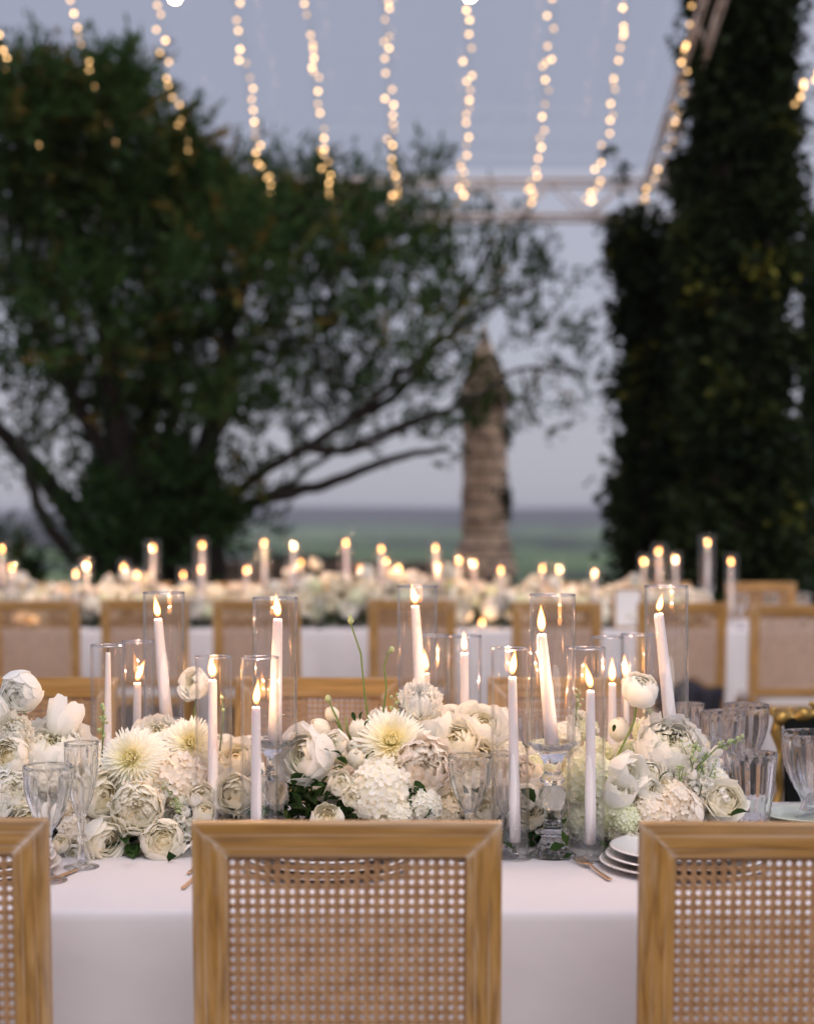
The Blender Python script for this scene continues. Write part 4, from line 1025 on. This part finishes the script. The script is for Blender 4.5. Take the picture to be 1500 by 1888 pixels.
# ================================================================== FLOWERS
def bloom(R, layers, n_in, n_out, th_in, th_out, curl, ruffle, squash, mat_, seed, tintc=1.0, r_in=.22, overlap=1.5, nu=6, nv=6, asym=.08, jag=0):
    rnd = random.Random(seed); m = MB()
    for k in range(layers):
        t = k/(layers-1); rk = R*(r_in+(1-r_in)*t**.85); n = round(n_in+(n_out-n_in)*t)
        the = th_in+(th_out-th_in)*t**1.3; ph0 = k*2.399+rnd.uniform(-.3, .3)
        for i in range(n):
            ph = ph0+2*PI*i/n+rnd.uniform(-.14, .14); half = PI/n*overlap*rnd.uniform(.85, 1.15)
            rj = rk*rnd.uniform(.95, 1.05); tj = the+rnd.uniform(-.12, .12); cj = curl*t**1.6*rnd.uniform(.5, 1.4); rp = rnd.uniform(0, 6); ra = ruffle*rnd.uniform(.6, 1.3); tl = rnd.uniform(-asym, asym)
            def f(u, v):
                uu = 2*u-1; wv = math.sin(min(1, v*1.35+.12)*PI/2)**.8*(1-.28*max(0, v-.72)/.28*abs(uu)**2)
                th = PI*.96-v*(PI*.96-tj)*(1-.16*uu*uu*v)
                a = ph+half*uu*wv
                r = rj*(1+cj*max(0, v-.6)**2*4.5+tl*uu+.02*k*0)
                r += R*ra*math.sin(uu*5+rp)*v*v*.5+R*ra*.5*math.sin(uu*11+rp*2)*v**4+(R*jag*rnd.uniform(-1, 1) if v > .9 else 0)
                r *= .995+.03*math.sin(3.1*v+rp)
                th -= cj*max(0, v-.8)*.5
                return (r*math.sin(th)*math.cos(a), r*math.sin(th)*math.sin(a), r*math.cos(th)*squash)
            cc = tintc*max(0, 1-t*1.35)
            m.grid(f, nu, nv, tint=lambda u, v: min(1, cc*(.6+.4*(1-v))+.25*max(0, .5-v)))
    rc = R*.46
    m.lathe([(rc*math.sin(PI*k/8)+.0001, -rc*math.cos(PI*k/8)*squash-R*.30) for k in range(1, 9)], 12, tint=.7*tintc)
    return m.mesh('petals', mat_)
def chrys(R, mat_, seed, n=360):
    rnd = random.Random(seed); m = MB()
    for i in range(n):
        t = (i+.5)/n; el = (PI/2)*(1-t**.62)*1.02-.22*t; ph = i*2.39996; Ln = R*(.30+.72*t**.5)*rnd.uniform(.9, 1.08); w_ = R*.076*(.55+.6*t)
        ca, sa = math.cos(ph), math.sin(ph); cur = .5-1.0*t+rnd.uniform(-.2, .2)
        vs = []; ts = []
        for j in range(5):
            s = j/4; e = el+cur*s*(.9 if t < .5 else .55); rr = .12*R*t+Ln*s*math.cos(e); zz = -.05*R+Ln*s*math.sin(e)+.28*R*(1-t)
            ww = w_*math.sin(min(1, .15+s*1.1)*PI*.86)**.7 if j < 4 else w_*.25
            for q in (-1, 0, 1):
                vs.append((rr*ca-q*ww*sa, rr*sa+q*ww*ca, zz+abs(q)*ww*.45)); ts.append(min(1, max(0, 1.1*(1-t*1.9))*(1-.3*s)+.15*(1-s)))
        fs = [(j*3+a, j*3+a+1, j*3+a+4, j*3+a+3) for j in range(4) for a in (0, 1)]
        m.add(vs, fs, ts)
    return m.mesh('petals', mat_)
def hydrangea(R, mat_, seed, n=100):
    rnd = random.Random(seed); m = MB()
    for i in range(n):
        z = 1-1.6*(i+.5)/n; ph = i*2.39996; rr = math.sqrt(max(0, 1-z*z)); nr = Vector((rr*math.cos(ph), rr*math.sin(ph), z))
        c = nr*R*rnd.uniform(.86, 1.03); nr = (nr+Vector([rnd.gauss(0, .22) for _ in range(3)])).normalized()
        a = nr.orthogonal().normalized(); b = nr.cross(a); r0 = R*.235*rnd.uniform(.8, 1.2); rot = rnd.uniform(0, 6); tt = rnd.uniform(0, .5)**1.5
        for q in range(4):
            an = rot+q*PI/2; e = a*math.cos(an)+b*math.sin(an); f = nr.cross(e); cu = rnd.uniform(-.1, .45)
            vs = [c-nr*r0*.25, c+e*r0*.42+f*r0*.40+nr*r0*.06, c+e*r0*.85+f*r0*.36+nr*r0*cu*.6, c+e*r0*1.05+nr*r0*(cu+.05), c+e*r0*.85-f*r0*.36+nr*r0*cu*.6, c+e*r0*.42-f*r0*.40+nr*r0*.06, c+e*r0*.55-nr*r0*.02]
            m.add(vs, [(0, 1, 6), (1, 2, 6), (2, 3, 6), (3, 4, 6), (4, 5, 6), (5, 0, 6)], [tt+.5]+[tt]*5+[tt+.1])
    m.lathe([(R*.82*math.sin(PI*k/10)+.0001, -R*.82*math.cos(PI*k/10)) for k in range(1, 11)], 14, tint=.55)
    return m.mesh('florets', mat_)
def leaf_mesh():
    m = MB()
    for r0, r1, ww in ((0, 1, 1),):
        def f(u, v):
            w_ = .26*math.sin(PI*min(1, v*.96+.02))**.85*(1+.10*math.sin(v*40)*(1 if v < .9 else 0)); x = (2*u-1)*w_
            return (x, v, .16*math.sin(v*2.6)-.0+abs(2*u-1)*w_*.35)
        m.grid(f, 4, 10, tint=lambda u, v: .45+.3*abs(2*u-1))
    return m.mesh('leaf', M_LEAF)
LEAF = leaf_mesh()
ROSES = [bloom(1, 12, 3, 6, .10, 1.05, .55, .03, .95, m_, s, overlap=1.55) for s, m_ in ((1, M_PC), (2, M_PW), (3, M_PP), (4, M_PC))]
PEONY = [bloom(1, 12, 5, 8, .28, .95, .25, .10, .80, m_, s, overlap=1.35, tintc=1.0) for s, m_ in ((11, M_PC), (12, M_PP), (13, M_PW))]
GARDEN = [bloom(1, 13, 5, 6, .80, .80, .12, .07, .78, m_, s, overlap=1.5, r_in=.16) for s, m_ in ((21, M_PC), (22, M_PC))]
RANUN = [bloom(1, 13, 4, 7, .02, .85, .10, .03, .86, m_, s, overlap=1.6, tintc=.45) for s, m_ in ((31, M_PW), (32, M_PW))]
CARN = [bloom(1, 9, 6, 11, .2, 1.25, .30, .14, .82, m_, s, overlap=1.2, tintc=.15, jag=.035, nu=8) for s, m_ in ((41, M_PW), (42, M_PC))]
LISI = [bloom(1, 4, 3, 5, .45, .75, .75, .12, 1.15, m_, s, overlap=1.5, tintc=.3, r_in=.4) for s, m_ in ((51, M_PW), (52, M_PW))]
CHRY = [chrys(1, m_, s) for s, m_ in ((61, M_PY), (62, M_PY))]
HYDR = [hydrangea(1, m_, s) for s, m_ in ((71, M_PW), (72, M_PC), (73, M_PG), (74, M_PP))]
SMALL = [bloom(1, 6, 3, 5, .2, .8, .3, .04, 1.0, m_, s, overlap=1.6, nu=4, nv=5) for s, m_ in ((81, M_PC), (82, M_PW))]
BUDM = [bloom(1, 3, 3, 4, .1, .22, 0, .02, 1.25, M_PC, 91, overlap=1.7, nu=4, nv=6, r_in=.6, tintc=.2)]
KINDS = dict(rose=ROSES, peony=PEONY, garden_rose=GARDEN, ranunculus=RANUN, carnation=CARN, lisianthus=LISI, chrysanthemum=CHRY, hydrangea=HYDR, spray_rose=SMALL, rosebud=BUDM)
cal = MB()
for i in range(5):
    a = 2*PI*i/5; e = Vector((math.cos(a), math.sin(a), 0)); f_ = Vector((-math.sin(a), math.cos(a), 0))
    cal.add([Vector((0, 0, -1.0))+e*.1, Vector((0, 0, -.95))+e*.5+f_*.25, Vector((0, 0, -.45))+e*1.1, Vector((0, 0, -.95))+e*.5-f_*.25], [(0, 1, 2, 3)])
cal.lathe([(.06, -1.5), (.12, -1.25), (.34, -1.08), (.3, -.9)], 8); CAL = cal.mesh('calyx', M_STEM)
def put(root, kind, px, py, dia, d, var=None, dr=None, stem=None):
    """a flower head whose photograph centre is (px, py) and width dia px"""
    L_ = KINDS[kind]; me = L_[var if var is not None else random.randrange(len(L_))]
    p = at(px, py, d)-root.location; s = dia*d/F/2
    if kind in ('hydrangea', ): s /= 1.08
    if dr is None: dr = (random.gauss(0, .35), -1, random.uniform(.15, .9))
    v = Vector(dr).normalized(); q = v.to_track_quat('Z', 'Y').to_matrix() @ Matrix.Rotation(random.uniform(0, 6), 3, 'Z')
    o = link(kind, me, root, p, q.to_euler(), s*random.uniform(.97, 1.03)*1.04)
    if stem or kind in ('rosebud',):
        c = link('calyx', CAL, root, p, q.to_euler(), s*.75)
    if stem:
        pts = [at(*a_)-root.location for a_ in stem]
        sp = []
        for i in range(len(pts)-1):
            for k in range(5):
                t = k/5; a, b, c_, e = pts[max(i-1, 0)], pts[i], pts[i+1], pts[min(i+2, len(pts)-1)]
                sp.append(.5*((2*b)+(c_-a)*t+(2*a-5*b+4*c_-e)*t*t+(3*b-a-3*c_+e)*t**3))
        sp.append(pts[-1]); MB().tube(sp, .0024, 8).obj('stem', M_STEM, root)
    return o
def leaf(root, p, dr, s, roll=None):
    v = Vector(dr).normalized(); q = v.to_track_quat('Y', 'Z').to_matrix() @ Matrix.Rotation(random.uniform(-1, 1) if roll is None else roll, 3, 'Y')
    return link('leaf', LEAF, root, p, q.to_euler(), (s*random.uniform(.8, 1.1), s, s))
def sprig(root, pts, r=.0016, bud=.004, n=8, flowers=False):
    P_ = [at(*p)-root.location for p in pts]; m = MB(); m.tube(P_, [r*(1.3-.6*i/len(P_)) for i in range(len(P_))], 6); m.obj('stem', M_STEM, root)
    b = MB(); a, e = P_[-2], P_[-1]
    for k in range(n):
        t = random.uniform(.0, 1.15); off = Vector([random.gauss(0, 1) for _ in range(3)]).normalized()*(.010 if n > 3 else .0)
        c = a+(e-a)*t; q = c+off; rr = bud*random.uniform(.6, 1.15)
        if n > 3: b.tube([c, q], .0007, 4)
        b.lathe([(rr*.1, -rr), (rr*.75, -rr*.6), (rr, .1*rr), (rr*.7, rr*.9), (rr*.1, rr*1.25)], 7, c=tuple(q))
    b.obj('buds', M_BUD, root)
def stock(root, px, py, d, size, n=16, mat_=None):
    """a clump of small loose blossoms with green buds"""
    c = at(px, py, d)-root.location; R = size*d/F/2
    for k in range(n):
        o_ = Vector([random.gauss(0, R*.55) for _ in range(3)]); o_.y *= .6
        v = (o_+Vector((0, -R*.8, R*.3))).normalized(); q = v.to_track_quat('Z', 'Y').to_euler()
        link('blossom', LISI[k % 2], root, c+o_, q, R*random.uniform(.17, .28))
    for k in range(max(2, n//6)):
        a = random.uniform(-.8, .8)
        sprig(root, [(px+random.uniform(-.3, .3)*size, py+size*.2, d), (px+size*.25*a, py-size*.3, d), (px+size*.55*a, py-size*random.uniform(.5, .8), d)], .0011, .0028, 7)
def filler(root, x0, x1, y0, y1, zt, n, avoid, big=.036, kinds=('hydrangea', 'rose', 'hydrangea', 'garden_rose', 'peony', 'rose')):
    k = 0; tries = 0; pl = []
    while k < n and tries < 4000:
        tries += 1; x = random.uniform(x0, x1); y = random.uniform(y0, y1); e = 1-((y-(y0+y1)/2)/((y1-y0)/2))**2
        z = TZ+.04+(zt-TZ-.04)*random.uniform(.25, 1)*math.sqrt(max(0, .35+.65*e)); s = big*random.uniform(.7, 1.15)
        if any(math.hypot(x-a, y-b) < .055+s*.6 for a, b in avoid): continue
        if any((Vector((x, y, z))-q).length < (s+r_)*.68 for q, r_ in pl): continue
        pl.append((Vector((x, y, z)), s)); k += 1
        kd = random.choice(kinds); me = random.choice(KINDS[kd]); v = Vector((random.gauss(0, .5), random.gauss(-.6, .5), random.uniform(.2, 1))).normalized()
        link(kd, me, root, Vector((x, y, z))-root.location, (v.to_track_quat('Z', 'Y').to_matrix() @ Matrix.Rotation(random.uniform(0, 6), 3, 'Z')).to_euler(), s)
def greens(root, x0, x1, y0, y1, zt, n, big=.055):
    # leaves that can be picked out singly, and the dense dark greenery beneath them
    for k in range(n):
        x = random.uniform(x0, x1); y = random.uniform(y0, y1); z = random.uniform(TZ+.012, zt)
        a = random.uniform(-PI, 0) if random.random() < .75 else random.uniform(0, PI)
        leaf(root, Vector((x, y, z))-root.location, (math.cos(a), math.sin(a), random.uniform(-.25, .5)), big*random.uniform(.6, 1.1))
    P = []; D = []; m_ = int((x1-x0)*2600)
    for k in range(m_):
        x = random.uniform(x0, x1); v = random.gauss(0, .45); y = (y0+y1)/2+v*(y1-y0)/2; z = TZ+.006+random.random()*(zt-TZ-.03)*math.sqrt(max(.05, 1-min(1, abs(v))**2))
        P.append((x-root.location.x, y-root.location.y, z-root.location.z)); D.append((random.gauss(0, 1), random.gauss(-.3, 1), .4))
    leaf_cloud('greenery', M_LEAF, (np.array(P), np.array(D)), root, .034, .017, RNG.uniform(0, .8, m_), .0)

HUR = [(xat(p, d), d) for p, d in ((302,3.8),(507,3.5),(769,3.92),(1018,3.44),(1228,3.63),(199,3.76),(254,3.95),(394,3.52),(479,3.42),(797,4.0),(856,3.85),(940,3.42),(1080,3.40),(1119,3.95),(1174,4.0))]
# ---- left arrangement
A1 = empty('flower_arrangement', (xat(230, 3.7), 3.7, TZ)); tag(A1, 'cream flowers at the left of the near table with a round garden rose in front', 'flower arrangement', 'white flower runners on the near table')
for a in [('ranunculus', 40, 1275, 76, 3.62, 0, (-.25, -1, -.12), [(43, 1300, 3.625), (46, 1330, 3.63), (48, 1372, 3.64)]), ('lisianthus', -4, 1312, 50, 3.62, 0, (-.4, -.5, .5)), ('carnation', 22, 1352, 66, 3.56, 1, (-.1, -1, .7)),
          ('lisianthus', 115, 1330, 60, 3.66, 1, (.25, .4, .9)), ('peony', 98, 1385, 125, 3.62, 2, (.1, -.5, .9)), ('garden_rose', 18, 1395, 70, 3.52, 0, (-.2, -1, .5)), ('peony', 25, 1452, 76, 3.5, 2), ('hydrangea', 62, 1440, 80, 3.56, 0), ('rose', -15, 1480, 80, 3.5, 1),
          ('rose', 182, 1468, 78, 3.50, 3, (.7, -.9, .15)), ('rose', 186, 1548, 72, 3.44, 0, (.8, -.75, -.1)), ('spray_rose', 112, 1557, 32, 3.43, 0), ('hydrangea', 138, 1532, 62, 3.48, 3), ('spray_rose', 140, 1575, 34, 3.44, 1), ('garden_rose', 60, 1520, 70, 3.47, 0),
          ('peony', 251, 1489, 94, 3.46, 0, (.15, -1, .12)), ('garden_rose', 301, 1551, 80, 3.43, 0, (.05, -1, .42)), ('chrysanthemum', 246, 1402, 118, 3.53, 0, (-.15, -1, .35)), ('chrysanthemum', 352, 1375, 104, 3.60, 1, (.1, -1, .5)), ('hydrangea', 330, 1438, 108, 3.55, 3), ('hydrangea', 285, 1445, 80, 3.55, 1), ('peony', 290, 1362, 90, 3.70, 2, (0, -.5, 1)),
          ('spray_rose', 372, 1470, 50, 3.50, 0), ('rose', 437, 1462, 66, 3.52, 3, (-.1, -1, .2)), ('rose', 438, 1405, 64, 3.62, 3, (-.1, -.6, .7)), ('hydrangea', 400, 1480, 70, 3.55, 1), ('spray_rose', 375, 1500, 40, 3.47, 0), ('hydrangea', 400, 1410, 80, 3.66, 3), ('rose', 500, 1470, 60, 3.6, 1), ('rose', 322, 1330, 0, 3.8, 1),
          ('rose', 362, 1262, 50, 3.74, 1, (-.6, -.8, .3), [(362, 1284, 3.74), (358, 1320, 3.74), (364, 1370, 3.73)]), ('hydrangea', 215, 1440, 60, 3.60, 1), ('spray_rose', 262, 1445, 40, 3.50, 0), ('peony', 155, 1400, 80, 3.72, 2), ('hydrangea', 170, 1420, 70, 3.66, 0)]:
    if a[3]: put(A1, *a)
stock(A1, 345, 1520, 3.46, 66, 18); stock(A1, 325, 1480, 3.5, 50, 10)
for pts, n in (([(188, 1400, 3.6), (190, 1350, 3.6), (190, 1312, 3.6)], 12), ([(180, 1420, 3.55), (200, 1390, 3.55), (225, 1372, 3.55)], 14), ([(405, 1385, 3.6), (412, 1320, 3.6), (408, 1280, 3.6)], 3), ([(120, 1345, 3.64), (108, 1360, 3.63)], 3)):
    sprig(A1, pts, n=n, bud=.0045)
filler(A1, xat(-60, 3.7), xat(500, 3.7), 3.58, 3.98, .945, 34, HUR)
filler(A1, xat(-60, 3.55), xat(500, 3.55), 3.50, 3.62, .91, 38, HUR, big=.024, kinds=('spray_rose', 'hydrangea', 'rose', 'lisianthus'))
greens(A1, xat(-60, 3.6), xat(500, 3.6), 3.50, 3.98, .90, 26)
for px, py, dx, dz, s in ((205, 1582, -.8, .1, .05), (218, 1572, -.5, -.1, .05), (240, 1588, .3, -.35, .055), (262, 1590, .5, -.3, .06), (232, 1560, -.6, -.3, .06), (275, 1590, .7, -.2, .05), (250, 1560, .1, -.4, .06), (225, 1545, .2, -.2, .05), (255, 1575, -.3, -.3, .05), (120, 1592, .5, -.1, .04)):
    leaf(A1, at(px, min(py, 1560), 3.47)-A1.location, (dx, -.6, dz*.5), s)
for s_, x_ in ((-1, 262), (1, 338)):   # fallen outer petals of the garden rose
    m = MB(); m.grid(lambda u, v: ((2*u-1)*.011*math.sin(PI*min(1, v*.9+.08)), v*.03, .006*math.sin(v*3)+abs(2*u-1)*.003), 6, 6); o = m.obj('outer_petal', M_PW, A1); o.location = at(x_ if s_ > 0 else 278, 1575, 3.42)-A1.location; o.rotation_euler = (.5, 0, -s_*1.1)
# ---- middle arrangement
A2 = empty('flower_arrangement', (xat(740, 3.7), 3.7, TZ)); tag(A2, 'white flowers in the middle of the near table with tall green bud stems', 'flower arrangement', 'white flower runners on the near table')
for a in [('rose', 570, 1398, 92, 3.50, 1, (-.75, -.8, .3)), ('rosebud', 590, 1342, 32, 3.58, 0, (-.6, -.5, .5)), ('rosebud', 612, 1318, 25, 3.62, 0, (-.3, -.3, 1), [(616, 1326, 3.62), (626, 1342, 3.62), (632, 1375, 3.62)]), ('spray_rose', 618, 1371, 46, 3.53, 1, (-.1, -1, .35)),
          ('rosebud', 660, 1345, 34, 3.58, 0, (0, -.4, 1)), ('rosebud', 655, 1399, 32, 3.50, 0, (.1, -.8, .6)), ('spray_rose', 627, 1446, 46, 3.46, 0, (.1, -1, .4)), ('spray_rose', 648, 1468, 38, 3.45, 0, (0, -1, .1)), ('rosebud', 650, 1378, 26, 3.56, 0),
          ('chrysanthemum', 722, 1376, 138, 3.56, 0, (0, -1, .62)), ('hydrangea', 702, 1457, 118, 3.47, 0, (0, -1, .2)), ('carnation', 773, 1291, 68, 3.62, 0, (0, -.6, .8), [(772, 1318, 3.62), (770, 1345, 3.62)]), ('lisianthus', 803, 1345, 60, 3.62, 0, (-.2, -.4, 1)),
          ('peony', 783, 1412, 104, 3.50, 1, (.1, -1, .2)), ('rose', 884, 1345, 82, 3.68, 1, (.3, -.6, .8)), ('rose', 843, 1372, 72, 3.6, 0, (-.3, -.8, .6)), ('garden_rose', 603, 1512, 62, 3.43, 0, (0, -.8, .8)), ('hydrangea', 785, 1485, 62, 3.45, 0), ('hydrangea', 735, 1500, 50, 3.44, 0),
          ('rose', 898, 1495, 44, 3.50, 3), ('garden_rose', 965, 1490, 84, 3.53, 0, (.2, -1, .2)), ('rose', 960, 1430, 60, 3.62, 2), ('peony', 875, 1410, 90, 3.6, 0), ('hydrangea', 860, 1460, 90, 3.58, 1), ('hydrangea', 930, 1400, 70, 3.72, 0), ('hydrangea', 1000, 1420, 70, 3.66, 2), ('rose', 830, 1330, 44, 3.75, 1), ('carnation', 700, 1330, 40, 3.72, 0), ('lisianthus', 915, 1330, 46, 3.8, 0), ('hydrangea', 820, 1500, 70, 3.54, 1), ('peony', 940, 1460, 80, 3.6, 1)]:
    put(A2, *a)
stock(A2, 560, 1345, 3.9, 0.1, 0)
for pts, n, bd in (([(692, 1400, 3.6), (681, 1345, 3.6), (672, 1280, 3.6), (665, 1205, 3.6), (648, 1155, 3.6), (644, 1133, 3.6)], 2, .0065), ([(703, 1400, 3.62), (704, 1330, 3.62), (712, 1270, 3.62), (708, 1230, 3.62), (714, 1205, 3.62), (723, 1197, 3.62)], 2, .006),
                ([(640, 1380, 3.6), (628, 1340, 3.6), (614, 1310, 3.6), (604, 1288, 3.6)], 2, .0065), ([(728, 1345, 3.6), (730, 1320, 3.6), (728, 1292, 3.6)], 9, .0042), ([(650, 1370, 3.6), (640, 1350, 3.6), (637, 1322, 3.6)], 2, .002)):
    sprig(A2, pts, n=n, bud=bd, r=.0022 if n == 2 else .0014)
filler(A2, xat(530, 3.7), xat(1040, 3.7), 3.66, 3.98, .935, 28, HUR)
filler(A2, xat(680, 3.55), xat(1040, 3.55), 3.52, 3.64, .90, 30, HUR, big=.024, kinds=('spray_rose', 'hydrangea', 'rose', 'lisianthus'))
greens(A2, xat(505, 3.6), xat(1040, 3.6), 3.44, 3.98, .90, 44)
for px, py, dx, dz, s in ((655, 1330, -.3, 1, .022), (664, 1328, .4, 1, .022), (672, 1340, .7, .7, .022), (640, 1410, -.5, .3, .035), (630, 1395, -.7, .3, .03), (605, 1400, -.2, .6, .03), (612, 1420, .7, .1, .03), (675, 1400, .5, .4, .03), (540, 1450, .3, .4, .05), (560, 1460, .8, .2, .055), (590, 1450, -.6, .3, .05), (550, 1490, -.3, .6, .05), (600, 1480, .5, .5, .05), (760, 1460, .1, -.8, .05), (765, 1440, .5, -.7, .05), (985, 1480, -.5, .5, .05), (640, 1490, .3, -.4, .03), (628, 1494, -.6, -.3, .03), (645, 1482, .6, .2, .03)):
    leaf(A2, at(px, py, 3.47)-A2.location, (dx, -.5, dz), s)
# ---- right arrangement
A3 = empty('flower_arrangement', (xat(1190, 3.7), 3.7, TZ)); tag(A3, 'cream hydrangea, large peony and curved ranunculus at the right of the near table', 'flower arrangement', 'white flower runners on the near table')
for a in [('hydrangea', 1085, 1440, 104, 3.52, 2), ('hydrangea', 1120, 1500, 92, 3.50, 2), ('hydrangea', 1070, 1515, 70, 3.52, 2), ('lisianthus', 1152, 1425, 62, 3.50, 0), ('lisianthus', 1140, 1465, 54, 3.47, 0), ('hydrangea', 1152, 1510, 60, 3.46, 2), ('carnation', 1148, 1540, 46, 3.45, 1),
          ('ranunculus', 1179, 1272, 66, 3.56, 1, (.15, -.6, .7), [(1172, 1300, 3.56), (1168, 1330, 3.56), (1152, 1365, 3.56), (1134, 1400, 3.56)]), ('rosebud', 1141, 1345, 38, 3.6, 0, (-.2, -.3, 1)), ('peony', 1233, 1380, 116, 3.58, 2, (.15, -.75, .75)),
          ('rose', 1196, 1425, 48, 3.52, 1), ('spray_rose', 1192, 1455, 44, 3.49, 1), ('hydrangea', 1240, 1478, 84, 3.51, 3), ('hydrangea', 1200, 1500, 74, 3.48, 3), ('spray_rose', 1225, 1452, 36, 3.5, 0), ('rose', 1333, 1478, 60, 3.50, 0, (.1, -.9, .35)), ('hydrangea', 1290, 1470, 60, 3.55, 0), ('hydrangea', 1165, 1395, 60, 3.66, 2),
          ('hydrangea', 1080, 1345, 46, 3.85, 2), ('hydrangea', 1040, 1360, 60, 3.8, 0), ('hydrangea', 1190, 1350, 50, 3.76, 2), ('hydrangea', 1100, 1390, 60, 3.7, 2), ('rose', 1290, 1410, 50, 3.66, 1), ('hydrangea', 1250, 1430, 66, 3.6, 1), ('peony', 1265, 1500, 70, 3.5, 1)]:
    put(A3, *a)
stock(A3, 1285, 1425, 3.54, 74, 24); stock(A3, 1070, 1335, 3.84, 50, 12); stock(A3, 1190, 1335, 3.78, 40, 8); stock(A3, 1250, 1455, 3.5, 50, 9); stock(A3, 1300, 1450, 3.5, 60, 14)
for pts, n in (([(1270, 1450, 3.5), (1290, 1410, 3.5), (1320, 1380, 3.5), (1360, 1365, 3.5)], 14), ([(1280, 1430, 3.5), (1272, 1400, 3.5), (1283, 1375, 3.5)], 8), ([(1185, 1345, 3.7), (1195, 1310, 3.7), (1192, 1290, 3.7)], 10), ([(1060, 1340, 3.8), (1062, 1305, 3.8), (1068, 1275, 3.8)], 8)):
    sprig(A3, pts, n=n, bud=.0042)
filler(A3, xat(1050, 3.7), xat(1320, 3.7), 3.62, 3.98, .925, 20, HUR)
filler(A3, xat(1050, 3.55), xat(1330, 3.55), 3.50, 3.62, .90, 30, HUR, big=.024, kinds=('spray_rose', 'hydrangea', 'rose', 'lisianthus'))
greens(A3, xat(1045, 3.6), xat(1345, 3.6), 3.54, 3.98, .88, 18)
for px, py, dx, dz, s in ((1135, 1560, .7, -.2, .05), (1120, 1562, -.3, .1, .05), (1130, 1350, .1, .9, .018), (1215, 1440, .6, .6, .03), (1345, 1505, .8, .2, .04)):
    leaf(A3, at(px, py, 3.46)-A3.location, (dx, -.5, dz), s)
# ---- beyond the frame the runner goes on a little on both sides
for nm, xa, xb in (('low white flowers just past the left edge of the near table', -1.25, -.98),):
    A = empty('flower_arrangement', ((xa+xb)/2, 3.7, TZ)); tag(A, nm, 'flower arrangement', 'white flower runners on the near table'); filler(A, xa, xb, 3.5, 3.95, .93, 14, HUR); greens(A, xa, xb, 3.46, 3.95, .88, 6)
# ---- far table arrangements: mounds with gaps
FH = []
spans = [(-40, 145, 'first'), (160, 400, 'second'), (405, 560, 'third'), (560, 700, 'fourth'), (705, 860, 'fifth'), (865, 960, 'sixth'), (965, 1150, 'seventh'), (1155, 1290, 'eighth')]
for k, (a, b, o_) in enumerate(spans):
    x0, x1 = xat(a, 10.5), xat(b, 10.5); A = empty('flower_arrangement', ((x0+x1)/2, 10.5, TZ))
    tag(A, 'blurred mound of white flowers on the far table, %s from the left' % o_, 'flower arrangement', 'white flower mounds on the far table')
    hi = 1.055 if k in (3, 4) else (.985 if k in (2, 5) else .975)
    filler(A, x0, x1, 10.18, 10.9, hi, int((x1-x0)*105), FH, big=.052); greens(A, x0, x1, 10.15, 10.9, hi-.07, int((x1-x0)*14), .09)
    for _ in range(int((x1-x0)*5)):
        px = random.uniform(a, b); dd = random.uniform(10.2, 10.8); zt = hi+random.uniform(.02, .09); py = 944+(HC-zt)*F/dd
        put(A, random.choice(['ranunculus', 'rose', 'carnation']), px, py, random.uniform(18, 26), dd, stem=[(px, py+8, dd), (px+random.uniform(-6, 6), py+50, dd)])
# a few wine glasses standing on the far table
for k, px in enumerate((20, 105, 170, 350, 590, 655, 860, 925, 1120, 1365, 1420, 1480)):
    glass('wine_goblet', G_WINE, px, 0, 'crystal goblet on the near edge of the far table, %s from the left' % ordn[k], d=10.14+.05*(k % 3), s=.95, grp='goblets on the far table')
